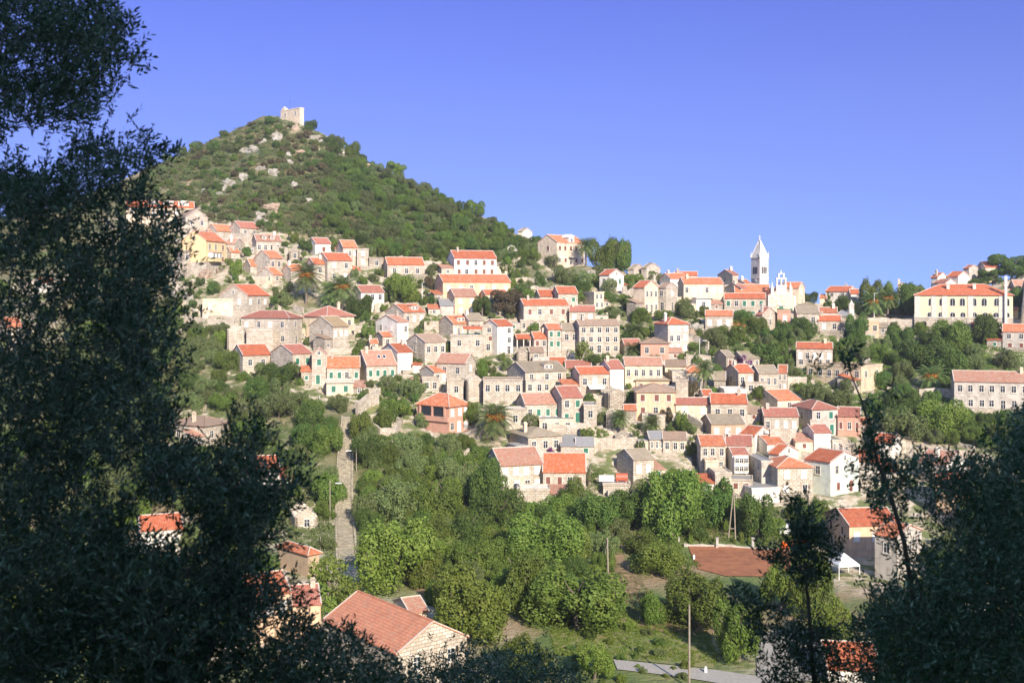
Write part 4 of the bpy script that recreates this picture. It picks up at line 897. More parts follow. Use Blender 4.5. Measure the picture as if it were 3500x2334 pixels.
drape("grass_patch", [(1232,1432),(1250,1405),(1300,1372),(1330,1350),(1352,1352),(1290,1410),(1262,1436)], grassm, .25)
# stairway
def stairway():
    m = MB(); n = 96; p0 = hit(1188, 1915); p1 = hit(1184, 1425)
    y0, y1 = p0[1], p1[1]
    def ctr(y):
        t = (y-y0)/(y1-y0); return (lerp([(0, 1186),(.25,1180),(.5, 1176),(.7, 1180),(.85,1187),(1, 1192)], t)-CX)/FPX*y
    for i in range(n):
        a, b = y0+(y1-y0)*i/n, y0+(y1-y0)*(i+1)/n; z = max(T(ctr(b), b), T(ctr(a), a))+.12
        xa, xb = ctr(a), ctr(b); w_ = 1.45 - .25*i/n
        m.poly([(xa-w_, a, z), (xa+w_, a, z), (xb+w_, b, z), (xb-w_, b, z)], 0)
        m.poly([(xa-w_, a, z-1), (xa+w_, a, z-1), (xa+w_, a, z), (xa-w_, a, z)], 1)
        m.box(xa-w_, xa+w_, a-.05, a+.22, z-.06, z+.02, 1)
        m.box(xa+w_, xa+w_+.35, a, b, z-1, z+.3+rnd.uniform(0, .15), 1)
        m.box(xa-w_-.35, xa-w_, a, b, z-1, z+.18+rnd.uniform(0, .15), 1)
    tag(m.build("stairway", [plain("worn_cobbles", (.36,.31,.22), 1, var=.5, scale=1.8), plain("step_edge_stone", (.40,.35,.255), 1, var=.5, scale=2)]), kind="structure")
stairway()
# ---------------------------------------------------------------- dry stone walls
def stone_wall(pts, h, label, mat='S', name="stone_wall", th=.5):
    P = []
    for i in range(len(pts)-1):
        a, b = hit(*pts[i]), hit(*pts[i+1]); k = max(2, int(math.dist(a[:2], b[:2])/.9))
        P += [(a[0]+(b[0]-a[0])*j/k, a[1]+(b[1]-a[1])*j/k) for j in range(k + (i == len(pts)-2))]
    m = MB(); u = 0
    zs = [T(x, y) for x, y in P]; tops = [z + h + rnd.uniform(-.18, .18) for z in zs]
    for i in range(len(P)-1):
        (x0, y0), (x1, y1) = P[i], P[i+1]; L = math.hypot(x1-x0, y1-y0); nx, ny = -(y1-y0)/L*th, (x1-x0)/L*th
        z0, z1 = zs[i]-1.8, zs[i+1]-1.8
        m.poly([(x0,y0,z0),(x1,y1,z1),(x1,y1,tops[i+1]),(x0,y0,tops[i])], 0, [(u,z0),(u+L,z1),(u+L,tops[i+1]),(u,tops[i])])
        m.poly([(x1+nx,y1+ny,z1),(x0+nx,y0+ny,z0),(x0+nx,y0+ny,tops[i]),(x1+nx,y1+ny,tops[i+1])], 0, [(u,z0),(u+L,z1),(u+L,tops[i+1]),(u,tops[i])])
        m.poly([(x0,y0,tops[i]),(x1,y1,tops[i+1]),(x1+nx,y1+ny,tops[i+1]),(x0+nx,y0+ny,tops[i])]); u += L
    for i in (0, -1):
        x0, y0 = P[i]; m.poly([(x0,y0,zs[i]-1.8),(x0,y0,tops[i]),(x0+nx,y0+ny,tops[i]),(x0+nx,y0+ny,zs[i]-1.8)])
    o = m.build(name, [M[mat]]); tag(o, label, "wall", "stone walls around the village terraces")
for w_ in [
 ([(712,824),(790,826),(862,828)], 2.6, "long terrace wall at the top left above the yellow house"),
 ([(628,1112),(700,1122),(800,1126)], 2.6, "pale retaining wall running below the flat cream annex on the left"),
 ([(1448,922),(1532,926)], 2.6, "tan retaining wall between the long red roof and the large white house"),
 ([(1112,1216),(1210,1208)], 1.6, "garden wall behind the four-green-window house"),
 ([(2944,1132),(3030,1130),(3118,1136)], 3.6, "long grey garden wall left of the large yellow building"),
 ([(2632,1532),(2672,1530),(2720,1530)], 4.0, "tall grey retaining wall below the dark red-roofed stone house"),
 ([(2028,1532),(2100,1534),(2178,1530)], 2.2, "sunlit field wall behind the small square slab-roofed house"),
 ([(1985,1492),(2060,1490)], 2.2, "stone terrace wall right of the grey shed roofs"),
 ([(2692,1318),(2758,1320)], 2.2, "tan stone wall left of the flat-roofed yellow house"),
 ([(1240,1438),(1262,1470),(1300,1492),(1352,1490),(1372,1462)], 1.7, "curved dry stone enclosure wall below the olive trees"),
 ([(1372,1450),(1340,1432),(1290,1428),(1255,1440)], 1.2, "rear arc of the curved dry stone enclosure"),
 ([(1328,1532),(1370,1520),(1414,1505)], 1.5, "bright slanting terrace wall below the salmon house"),
 ([(1548,1592),(1580,1578),(1606,1562)], 1.6, "short pale wall left of the orchard houses"),
 ([(1222,1428),(1262,1398),(1296,1384)], 3.2, "tall pale wall with buttresses beside the overgrown green path"),
 ([(1180,1300),(1240,1345),(1300,1348)], 1.4, "crumbling wall at the foot of the green-window terrace"),
 ([(3032,1352),(3112,1362)], 2.2, "ruined wall with two openings in the right-hand wood"),
 ([(3142,1368),(3200,1362),(3290,1380)], 2.6, "broken wall below the fruiting palm on the right"),
 ([(3140,1532),(3240,1548),(3390,1572)], 1.0, "low terrace wall above the white gable on the right"),
 ([(3180,1510),(3260,1518),(3330,1540)], .8, "upper low terrace wall on the right slope"),
 ([(1748,902),(1800,898),(1862,908)], 1.8, "pale terrace wall left of the peach villa"),
 ([(1742,968),(1800,962),(1860,975)], 1.2, "low terrace wall on the bare slope below the villa, upper one"),
 ([(1760,1000),(1830,992),(1880,1004)], 1.2, "low terrace wall on the bare slope below the villa, lower one"),
 ([(1890,945),(1950,955),(2040,965)], 1.5, "terrace wall under the bushes in front of the villa"),
 ([(2130,1010),(2165,1012)], 2.2, "stone wall right of the white gable house by the pines"),
 ([(2056,1096),(2120,1092)], 2.0, "stone wall among shrubs above the long brown roof"),
 ([(1280,1062),(1330,1056)], 1.8, "garden wall between white house and two-tone roof"),
 ([(1450,1130),(1500,1128)], 2.4, "wall above the overgrown stone house"),
 ([(1210,1140),(1280,1142)], 2.2, "wall with white posts under the grape arbour"),
 ([(930,860),(985,872)], 2.0, "grey wall right of the pink dormer house"),
 ([(820,1106),(770,1100)], 1.5, "rough wall left of the ruined tall gable"),
 ([(2345,1240),(2430,1246)], 2.2, "wall below the street lamp in the village centre"),
 ([(2355,1180),(2420,1206)], 3.0, "grey bank wall right of the tall grey block"),
 ([(2180,1330),(2172,1400)], 1.5, "wall in shadow left of the big peach house"),
 ([(1990,1380),(2060,1376)], 1.6, "garden wall under the white awning"),
 ([(2350,1440),(2400,1470)], 1.6, "rubble wall left of the tan streaked house"),
 ([(1870,1480),(1960,1478),(2030,1470)], 1.8, "low wall above the grey shed roofs"),
 ([(1640,1470),(1660,1500)], 1.4, "salmon garden wall left of the big fruiting palm"),
 ([(2900,1486),(2960,1490),(2985,1520)], 2.2, "cream retaining wall below the pinkish house"),
 ([(2722,1395),(2745,1400)], 1.5, "short wall between cream orange-roofed house and grey block"),
 ([(1000,1062),(1035,1075)], 1.8, "wall under the palms with weeds on top"),
 ([(885,1120),(830,1112)], 1.2, "low wall behind the broad hipped house"),
 ([(600,1040),(680,1052)], 1.0, "terrace wall at the left rocks"),
]: stone_wall(*w_)
stone_wall([(2338,1868),(2480,1870),(2640,1882)], .45, "low concrete kerb wall along the red field", 'A', th=.25)
# ---------------------------------------------------------------- rocks
def rock(px, py, w_, h_, label, mat):
    h = hit(px, py)
    if not h: return
    bm_ = MB(); s = w_/FPX*h[1]/2; sz = h_/FPX*h[1]; r = random.Random(int(px*7+py))
    import bmesh
    bm = bmesh.new(); bmesh.ops.create_icosphere(bm, subdivisions=4, radius=1)
    off = Vector((r.uniform(0, 50), r.uniform(0, 50), r.uniform(0, 50)))
    for v in bm.verts:
        n1 = noise.noise(v.co*1.4+off); n2 = noise.cell(v.co*2.6+off); n3 = noise.noise(v.co*5+off)
        v.co *= 1 + .55*n1 + .16*n2 + .16*n3; v.co = Vector((v.co.x*s, v.co.y*s*.4, v.co.z*sz*.55))
    me = bpy.data.meshes.new("rock"); bm.to_mesh(me); bm.free(); me.materials.append(mat)
    o = bpy.data.objects.new("rock", me); C.objects.link(o); o.location = (h[0], h[1]-.2, h[2]+sz*.1); o.rotation_euler = (-.25, 0, r.uniform(-.5, .5))
    tag(o, label, "rock", "limestone outcrops")
RM = wall_mat("limestone", (.36,.33,.28), (.25,.22,.17), (.12,.12,.07), bstr=.9)
RB = wall_mat("earthy_rock", (.40,.29,.20), (.32,.23,.16), (.2,.15,.11), bstr=.8)
for i, a in enumerate([
 (945,475,34,38,"upright grey limestone crag high on the hill below the fort"), (900,488,26,20,"small grey crag left of the highest upright crag"),
 (862,520,52,30,"broad limestone outcrop left of the hill centre"), (835,518,26,18,"little outcrop at the left end of the broad limestone outcrop"), (1010,445,24,34,"pale scree strip directly under the fort"),
 (1075,478,40,26,"pale rock spur right below the fort"), (1098,490,24,20,"rock at the lower end of the right-hand spur"), (1030,525,52,18,"brownish ledge in the middle of the upper hill"), (985,540,22,30,"slim crag at mid hill"),
 (985,560,30,18,"flat slab just below the slim mid-hill crag"), (893,580,34,24,"grey outcrop at mid hill, left of centre"), (935,598,32,34,"jagged outcrop at mid hill, centre"), (835,612,30,26,"white crag on the lower left hill"),
 (780,632,50,30,"largest white crag on the lower left hill"), (765,648,20,20,"small boulder under the largest white crag"), (1005,636,26,22,"pale boulder on the lower hill centre"), (1055,688,28,18,"small pale rock right of the hill centre"),
 (755,670,28,18,"low rock above the upper left houses"), (695,660,16,22,"narrow rock above the long cream house"), (930,712,60,26,"tan rocky bank above the stone cottages"), (955,730,36,24,"tan rock at the right end of the bank"),
 (890,740,40,26,"grey boulder behind the dark-roofed cottage"), (895,765,50,34,"big pale boulder right of the dark-roofed cottage"), (1255,575,56,24,"sandy landslip scar on the right ridge"), (1230,560,34,18,"sandy scar upper end on the right ridge"),
 (1310,745,34,14,"sandy rocks in the wood right of hill centre"), (1345,738,28,12,"tan rocks beside the bare tree"), (1500,702,40,12,"sandy strip near the right ridge"),
 (1755,868,64,36,"pale rock knob left of the peach villa"), (600,1022,50,46,"white cliff behind the olive tree edge, left"), (640,1030,44,40,"grey cliff left of the cream annex"),
 (700,945,60,34,"ochre rocks under the yellow house"), (2360,1160,40,60,"orange-brown rock face right of the tall grey block"), (2385,1130,50,40,"dark cave-like rock left of the three-shuttered house"),
 (3030,1200,30,30,"pale rock in the right-hand wood"), (2960,1235,40,24,"rock bank above the yellow flat house"), (2700,1270,34,24,"pale boulders behind slab-roofed row"),
 (2030,940,40,30,"rock under the pines"), (2060,965,30,22,"rock at the corner of the white gable house"), (1850,965,40,18,"rock on the bare slope below the villa"), (1900,990,36,16,"flat rock left of the red stepped roofs"),
]): rock(*a, RB if any(k in a[4] for k in ("tan", "sandy", "ochre", "orange", "brownish", "scree")) else RM)
# ---------------------------------------------------------------- crowns: leaf quads through the volume of overlapping lobes
def crown_mesh(name, seed, n, leaf, lobes=11, flat=.75, spread=.62, lr=(.30,.52), fuzz=.10, elong=1.0, cone=False):
    r = np.random.default_rng(seed); cs, rs = [], []
    for i in range(lobes):
        a = r.uniform(0, 2*math.pi); rad = math.sqrt(r.uniform(.02, 1))*spread; z = r.uniform(-.45, .55)*flat
        if cone: z = -.8 + 1.7*i/lobes; rad = .25*(1-i/lobes)
        cs.append((math.cos(a)*rad, math.sin(a)*rad, z*(1-.5*rad) + .08)); rs.append(r.uniform(*lr)*((1.15-i/lobes) if cone else 1))
    cs, rs = np.array(cs), np.array(rs); P, Nn = [], []
    tot = 0
    while tot < n:
        k = n; li = r.choice(lobes, k, p=rs**2/np.sum(rs**2)); d = r.normal(size=(k, 3)); d /= np.linalg.norm(d, axis=1)[:, None]
        keep = d[:, 2] > r.uniform(-1.5, -.3, k); rr = rs[li]*(1 - np.abs(r.normal(0, .14, k)) + r.normal(0, fuzz*.4, k))
        p = cs[li] + d*rr[:, None]*np.array([1, 1, .85]); deep = np.zeros(k, bool)
        for j in range(lobes):
            dd = np.linalg.norm((p-cs[j])/np.array([1, 1, .85]), axis=1); deep |= (dd < rs[j]*.72)
        keep &= ~deep; P.append(p[keep]); Nn.append(d[keep]); tot += keep.sum()
    P = np.concatenate(P)[:n]; D = np.concatenate(Nn)[:n]
    q = np.percentile(np.hypot(P[:, 0], P[:, 1]), 98); lo, hi = np.percentile(P[:, 2], [1, 99]); P = P*np.array([.92/q, .92/q, 1.5/(hi-lo)]); P[:, 2] -= (lo+hi)/2*1.5/(hi-lo)
    nrm = D + r.normal(0, .55, P.shape); nrm /= np.linalg.norm(nrm, axis=1)[:, None]
    t = np.cross(nrm, r.normal(size=P.shape)); t /= np.linalg.norm(t, axis=1)[:, None]; b = np.cross(nrm, t)
    s = leaf*r.uniform(.6, 1.3, (len(P), 1)); V = np.stack([P-t*s*elong, P-b*s*.6, P+t*s*elong, P+b*s*.6], 1)
    return quads(name, V, M['L2'])
PROTO = {
 'broad': [crown_mesh("crown", i, 10500, .040, 30, .8, .78, (.13,.36), .3) for i in range(6)],
 'olive': [crown_mesh("crown", 20+i, 9000, .034, 34, .75, .8, (.12,.30), .35, 1.5) for i in range(3)],
 'bush':  [crown_mesh("crown", 40+i, 2200, .075, 16, .75, .7, (.16,.40), .3) for i in range(6)],
 'pine':  [crown_mesh("crown", 60+i, 9000, .036, 24, .95, .7, (.15,.32), .15, 1.6) for i in range(3)],
 'cypress': [crown_mesh("crown", 70, 3200, .05, 9, 1, .2, (.2,.34), .1, 1.5, True)],
 'airy':  [crown_mesh("crown", 80+i, 1500, .055, 14, .8, .75, (.18,.34), .4, 1.4) for i in range(2)],
}
def trunk_mesh(seed):
    r = random.Random(seed); m = MB(); pts = [Vector((0,0,-.12))]
    for i in range(4): pts.append(Vector((r.uniform(-.04,.04)*i, r.uniform(-.04,.04)*i, .1+.14*i)))
    m.tube(pts, [.05,.042,.036,.03,.022], 0, 7)
    for i in range(6):
        b = pts[2+i % 3]; a = r.uniform(0, 6.28); q = b + Vector((math.cos(a)*.16, math.sin(a)*.16, .14)); e = q + Vector((math.cos(a+.4)*.16, math.sin(a+.4)*.16, .16))
        m.tube([b, q, e], [.02,.013,.005], 0, 5)
    return m.mesh("trunk", [M['trunk']])
TR = [trunk_mesh(i) for i in range(3)]
RECT = []                                    # what each house shows in the photo: a tree in front must not cover it
for ln in HOUSE_DATA.strip().split("\n"):
    a = list(map(float, ln.split("|")[0].split())); RECT.append((a[0], a[2], a[3], a[5]))
def blocks(cx, yt, yb, w_, tol=6):
    for x0, x1, y0, y1 in RECT:
        if cx-w_*.42 < x1 and cx+w_*.42 > x0 and yt < y1-tol and yb > y0+3:
            if yb > y1-2: return True
            if x0+3 < cx < x1-3 and yb > y0+2: return True
    return False
def inside_fp(x, y, mg=.3):
    for (cx, cy, c, s, WR, WL, zb) in FOOT:
        dx, dy = x-cx, y-cy; a = dx*c+dy*s; b = -dx*s+dy*c
        if -mg < a < WR+mg and -mg < b < WL+mg: return True
    return False
trr = random.Random(99)
def tree(cx, yt, yb, w_, kind, mat, label, group, name="tree", cat="tree", parts=True):
    if kind == 'olive' and name == "tree": name, cat = "olive_tree", "olive tree"
    h = hit(cx, yb)
    if not h or inside_fp(h[0], h[1]): 
        if not h: return None
    if 'stone pine' in label: h = ((cx-CX)/FPX*347, 347, T((cx-CX)/FPX*347, 347))
    Y = h[1]; hm = (yb-yt)/FPX*Y; wm = w_/FPX*Y; z0 = min(h[2], zof(yb, Y))-.1
    me = trr.choice(PROTO[kind]); low = kind in ('bush',) or not parts
    ch = hm*(.98 if low else .80 if kind == 'pine' else .97); cz = hm - ch*.5
    def mk():
        o = bpy.data.objects.new("crown" if not low else name, me); C.objects.link(o)
        o.material_slots[0].link = 'OBJECT'; o.material_slots[0].material = M[mat]; return o
    sc = (wm/2/.92, wm/2/.92*trr.uniform(.85, 1.05), ch/1.55)
    if low:
        o = mk(); o.location = (h[0], h[1], z0+cz-.04*hm); o.scale = sc; o.rotation_euler = (0, 0, trr.uniform(0, 6.28)); tag(o, label, cat, group); return o
    root = empty(name, (h[0], h[1]+wm*.2, z0)); tag(root, label, cat, group)
    o = mk(); o.parent = root; o.location = (0, 0, cz); o.scale = sc; o.rotation_euler = (0, 0, trr.uniform(0, 6.28))
    t = bpy.data.objects.new("trunk", trr.choice(TR)); C.objects.link(t); t.parent = root; k = max(hm*1.1, .5); t.scale = (k, k, k); t.rotation_euler = (0, 0, trr.uniform(0, 6.28))
    return root
G1 = "trees on the valley floor"; G2 = "garden trees among the houses"; G3 = "trees on the right-hand slope"; G4 = "trees on the left slope"; G5 = "ridge trees"
for t in [
 (1348,1790,2035,285,'broad','L3',"largest pale green round tree right of the stairway foot",G1),
 (1440,1880,2010,150,'broad','L3',"pale green tree leaning on the right of the largest round tree",G1),
 (1622,1850,1985,165,'broad','L2',"round mid-green tree between the pale round tree and the dense thicket",G1),
 (1600,1965,2200,300,'broad','L3',"wide yellow-green tree above the dark foreground bushes",G1),
 (1975,1960,2170,370,'broad','L2',"broadest dense green tree in the middle of the orchard",G1),
 (1800,1900,2110,190,'broad','L2',"leafy green tree left of the broadest orchard tree",G1),
 (1868,1765,1960,270,'broad','L2',"tall green tree with bare twigs showing, above the broadest orchard tree",G1),
 (1740,1840,1960,150,'broad','L2',"green tree with a pale forked trunk in the orchard",G1),
 (2265,1860,1970,200,'broad','L3',"yellow-green tree left of the red field",G1),
 (2210,1820,1905,150,'broad','L2',"green tree behind the yellow-green one by the red field",G1),
 (2395,1975,2155,240,'broad','L2',"dark-hollowed green tree below the red field",G1),
 (2530,2060,2270,170,'broad','L2',"upright green tree beside the paved yard",G1),
 (2230,2030,2140,110,'broad','L2',"small green tree left of the dark-hollowed tree",G1),
 (2300,1610,1850,240,'broad','L2',"tall walnut tree below the square slab-roofed house",G1),
 (2160,1680,1810,190,'broad','L1',"dark green tree left of the tall walnut",G1),
 (2440,1640,1800,200,'broad','L1',"dark green tree by the A-shaped double pole",G1),
 (2590,1690,1850,130,'broad','L1',"dark green tree in front of the low white flat-roofed building",G1),
 (1668,1575,1770,150,'broad','L1',"dense dark green tree touching the left end of the orchard houses",G1),
 (1700,1680,1830,180,'broad','L1',"dark green tree below the dense dark one",G1),
 (1540,1640,1760,140,'broad','L3',"bright green tree left of the dense dark tree",G1),
 (1490,1660,1800,170,'broad','L2',"mid-green tree above the thicket",G1),
 (1350,1650,1800,200,'olive','L4',"grey-green olive right of the stairway",G1),
 (1255,1690,1800,110,'olive','L4',"grey-green olive hugging the stairway edge",G1),
 (1590,1760,1880,170,'broad','L1',"dark tree in the middle of the thicket",G1),
 (1470,1780,1900,160,'broad','L2',"green tree above and right of the pale round tree",G1),
 (1960,1640,1760,120,'broad','L2',"green tree beside the cistern block",G1),
 (1900,1700,1800,160,'broad','L2',"green tree below the brown-shuttered house",G1),
 (2045,1700,1840,170,'broad','L1',"shadowy tree left of the tall walnut",G1),
 (1120,1900,2080,180,'airy','L3',"feathery light green tree beside the stairway foot",G1),
 (1180,1990,2110,170,'airy','L3',"second feathery tree, nearer the big faded roof",G1),
 (1080,1990,2130,130,'airy','L3',"thin feathery tree behind the foreground twigs",G1),
 (2035,2210,2330,140,'broad','L3',"yellow-green young tree at the road's left end",G1),
 (1790,2190,2334,220,'broad','L3',"yellow-green tree at the bottom edge, centre",G1),
 (2680,1930,2100,160,'olive','L3',"pale green tree behind the small foreground olive",G1),
 (2780,1880,2120,170,'broad','L2',"bright green tree left of the white gazebo",G1),
 (2850,2060,2230,150,'broad','L3',"yellowish tree above the vivid red roof",G1),
 (2770,1700,1850,100,'broad','L1',"dark bushy tree left of the peach house",G1),
 (1368,935,1040,118,'broad','L3',"yellow-green fig tree between white house and long peach house",G2),
 (1228,1008,1092,92,'broad','L1',"very dark round tree right of the palms",G2),
 (1648,1012,1088,66,'pine','L1',"small dark conifer right of the pinkish-roofed house",G2),
 (1735,990,1090,112,'pine','L5',"brownish conifer left of the long pale stone house",G2),
 (1990,1165,1240,78,'airy','L3',"pale wispy tree in front of the long brown roof house",G2),
 (2025,1208,1240,70,'bush','L1',"dark green hedge right of the wispy tree",G2),
 (1412,1290,1365,96,'olive','L4',"round grey olive in the village centre-left",G2),
 (1326,1284,1345,78,'olive','L4',"darker olive left of the round grey olive",G2),
 (1396,1328,1362,34,'bush','L3',"small bright bush under the round grey olive",G2),
 (1650,1225,1300,48,'broad','L2',"slim green tree right of the tall pink-roofed stone house",G2),
 (1536,1165,1212,30,'bush','L2',"green creeper column left of the terrace with red awning",G2),
 (1345,1362,1445,110,'broad','L2',"leafy green tree left of the salmon house",G2),
 (1448,1412,1462,60,'olive','L4',"grey bush in front of the salmon house",G2),
 (1600,1375,1450,70,'broad','L2',"green shrub mass right of the salmon house",G2),
 (1312,1425,1462,56,'bush','L1',"round bush inside the curved stone enclosure",G2),
 (960,1240,1318,130,'broad','L1',"pair-like dark green tree below the double stone house",G2),
 (905,1240,1300,80,'olive','L4',"grey-green tree left of the dark one under the stone houses",G2),
 (1230,1175,1235,50,'bush','L2',"ivy-clad mound between the straw roof and pink roof",G2),
 (1215,1185,1225,30,'bush','L3',"small creeper mound beside the ivy mound",G2),
 (1260,1105,1160,56,'bush','L2',"green grape arbour beside the white gable house",G2),
 (1825,1100,1135,46,'bush','L2',"bright green shrub below the long red-roofed stone house",G2),
 (1430,1115,1160,34,'palmy' if False else 'bush','L1',"dark palm-like bush below the dormer house",G2),
 (1420,1220,1250,50,'bush','L1',"dark shrub left of the overgrown stone house",G2),
 (2010,925,995,95,'airy','L4',"scraggly grey-green tree below the right half of the villa",G2),
 (1935,905,972,90,'olive','L4',"scraggly grey-green tree in front of the villa facade",G2),
 (1886,868,922,60,'airy','L4',"nearly bare tree at the villa's left corner",G2),
 (1938,872,900,32,'bush','L1',"clipped round bush against the villa",G2),
 (1850,942,978,44,'bush','L1',"round dark bush on the bare slope left of the stepped roofs",G2),
 (1764,915,965,38,'broad','L2',"small round tree left of the bare slope",G2),
 (1980,960,1010,100,'olive','L1',"long dark hedge-like trees behind the stepped red roofs",G2),
 (2090,950,1010,70,'airy','L4',"thin pale tree in front of the white gable house by the pines",G2),
 (2165,1010,1062,64,'broad','L1',"dark green tree left of the arched cream house",G2),
 (2098,1055,1092,62,'olive','L4',"grey olive below the cream flat-roofed block",G2),
 (2190,1050,1110,90,'broad','L2',"green tree below the arched cream house",G2),
 (2190,1120,1160,70,'broad','L3',"bright tree above the pink-washed house",G2),
 (2270,1060,1100,70,'broad','L2',"green bushes at the foot of the weathered tall house",G2),
 (2340,1018,1092,80,'broad','L4',"grey-green tree below the long beige house",G2),
 (2420,1008,1046,38,'bush','L1',"round bush on the white terrace",G2),
 (2410,1045,1085,44,'broad','L2',"small tree under the white balustrade",G2),
 (2540,1060,1118,80,'broad','L1',"dark tree below the grey stone wing",G2),
 (2590,1085,1140,80,'broad','L2',"green tree between grey stone wing and rubble gable house",G2),
 (2680,1095,1170,80,'broad','L1',"dark green tree under the salmon wall block",G2),
 (2750,1085,1160,100,'broad','L1',"dark green tree in front of the slab-roofed stone house",G2),
 (2620,1168,1250,112,'bush','L1',"big ivy-covered hedge in the middle right",G2),
 (2710,1195,1240,44,'broad','L3',"bright young tree right of the ivy hedge",G2),
 (2690,1170,1240,44,'cypress','L1',"dark column of ivy beside the stone house with five windows",G2),
 (2500,1110,1180,110,'broad','L2',"green tree above the tan-roofed cottages",G2),
 (2440,1120,1200,90,'broad','L4',"grey-green tree below the three-shuttered stone house",G2),
 (2390,1140,1175,54,'broad','L3',"bright bush by the rock face",G2),
 (2385,1208,1240,50,'bush','L1',"dark bush behind the street lamp",G2),
 (2235,1210,1242,60,'bush','L4',"domed bush below the pink-washed house",G2),
 (2368,1300,1350,44,'bush','L5',"russet shrub beside the palm trunk",G2),
 (2430,1320,1352,44,'bush','L2',"shrub mass right of the long-trunk palm",G2),
 (2452,1240,1280,40,'bush','L1',"dark shrub below the tan-roofed cottages",G2),
 (1900,1270,1308,72,'broad','L2',"ivy hanging on the right part of the mossy slab-roofed house",G2),
 (1700,1270,1300,80,'bush','L2',"weeds covering the roof of the long ruin",G2),
 (1750,1380,1415,66,'bush','L1',"shrubs on the flat wing left of the salmon-roofed house",G2),
 (1812,1412,1470,64,'airy','L4',"pale olive sapling in front of the salmon-roofed house",G2),
 (2000,1350,1380,50,'bush','L4',"agave-like bushes below the white awning house",G2),
 (2132,1345,1380,30,'bush','L2',"ivy clump on the roofless ruin",G2),
 (2280,1390,1440,50,'bush','L5',"russet-green creeper right of the big peach house",G2),
 (2330,1400,1470,50,'bush','L2',"tall creeper on the terrace below the low cream house",G2),
 (2600,1320,1368,60,'broad','L2',"vine and bush left of the orange-roofed cream house",G2),
 (2860,1210,1250,40,'bush','L4',"grey shrub right of the five-window stone house",G2),
 (2900,1290,1345,90,'olive','L4',"dark tree in front of the flat-roofed yellow house",G3),
 (2795,1310,1380,110,'olive','L4',"olive tree left of the orange-roofed house top",G3),
 (2870,1330,1400,120,'olive','L4',"olive tree above the large grey block",G3),
 (3185,1160,1270,190,'broad','L1',"largest dark tree on the right slope, below the yellow building",G3),
 (3255,1190,1300,170,'broad','L1',"dark tree overlapping the largest one on its right",G3),
 (3260,1095,1210,140,'broad','L2',"green tree in front of the yellow building's base",G3),
 (3380,1075,1180,120,'broad','L1',"dark tree at the right end of the yellow building",G3),
 (2936,1072,1180,80,'broad','L1',"dark green tree left of the flat peach block",G3),
 (3150,1100,1150,60,'broad','L2',"small tree at the foot of the yellow building's left corner",G3),
 (3060,1100,1160,60,'broad','L1',"dark bush in front of the long garden wall",G3),
 (3240,1370,1500,170,'broad','L3',"bright green tree lit on its left, right slope",G3),
 (3100,1400,1500,180,'olive','L4',"wide olive tree behind the thin foreground sprig",G3),
 (2068,814,945,112,'broad','L2',"left stone pine on the skyline beside the villa",G5,"pine_tree","pine tree"),
 (2108,820,942,104,'broad','L2',"middle stone pine on the skyline beside the villa",G5,"pine_tree","pine tree"),
 (2132,812,938,64,'broad','L1',"right stone pine on the skyline beside the villa",G5,"pine_tree","pine tree"),
 (1352,540,592,72,'pine','L3',"lone bright pine on the hill's right ridge",G5,"pine_tree","pine tree"),
 (1062,402,438,54,'broad','L1',"dark tree right below the fort",G5),
 (1198,482,540,72,'broad','L2',"bushy tree by the tiny white hut on the ridge",G5),
 (2833,998,1064,44,'cypress','L1',"dark cypress on the skyline right of the church",G5,"cypress_tree","cypress"),
 (2925,1030,1076,28,'cypress','L1',"thin cypress beside the twin-arched bell gable",G5,"cypress_tree","cypress"),
 (2980,955,1075,80,'broad','L3',"tall light green tree left of the skyline palms",G5),
 (3040,964,1075,72,'broad','L3',"light green tree between the two skyline palms",G5),
 (2885,1010,1066,70,'broad','L1',"dark tree left of the twin-arched bell gable",G5),
 (3110,968,1085,100,'broad','L1',"dark tree against the left end of the large yellow building",G5),
 (3130,950,1010,110,'broad','L3',"light crown above the dark tree left of the yellow building",G5),
 (3470,868,960,150,'pine','L1',"big dark pine at the top right edge",G5,"pine_tree","pine tree"),
 (3400,920,975,90,'pine','L1',"dark pine below the highest top-right house",G5,"pine_tree","pine tree"),
 (3340,935,975,90,'broad','L1',"dark bushes in front of the grey-gabled top-right house",G5),
 (3480,985,1060,90,'broad','L1',"dark tree at the right edge behind the tall chimney",G5),
 (2240,925,960,60,'olive','L4',"grey-green skyline tree right of the rubble gables",G5),
 (2170,935,985,90,'broad','L3',"light bushes below the rubble gables",G5),
]: tree(*t)
# scattered trees and shrubs filling the slopes
def inpoly(x, y, P):
    c = False; n = len(P)
    for i in range(n):
        x0, y0 = P[i]; x1, y1 = P[(i+1) % n]
        if (y0 > y) != (y1 > y) and x < (x1-x0)*(y-y0)/(y1-y0)+x0: c = not c
    return c
OPEN = [[(2340,1855),(2705,1868),(2710,1975),(2390,1975)], [(2080,1890),(2150,1890),(2210,2000),(2190,2060),(2070,2050)], [(1880,2150),(2180,2075),(2420,2160),(2460,2334),(2080,2334),(1900,2240)],
        [(1135,1440),(1225,1440),(1232,1700),(1230,1930),(1130,1930)], [(2560,2140),(2860,2140),(2860,2334),(2560,2334)], [(2590,1745),(2800,1815),(2800,1870),(2590,1800)],
        [(2810,1700),(3100,1700),(3100,1900),(2810,1900)], [(1230,1440),(1250,1400),(1350,1345),(1360,1360),(1262,1445)], [(1380,1960),(1560,1950),(1550,2040),(1400,2040)]]
PALM_AT = [(1047,945,1040,100),(1130,1003,1052,84),(1170,985,1060,100),(1690,1432,1506,120),(2407,1262,1345,80),(2985,1035,1085,84),(3034,1022,1085,70),(3182,1290,1336,96),(930,1505,1560,96),(2226,1450,1480,70),(2120,1430,1480,64)]
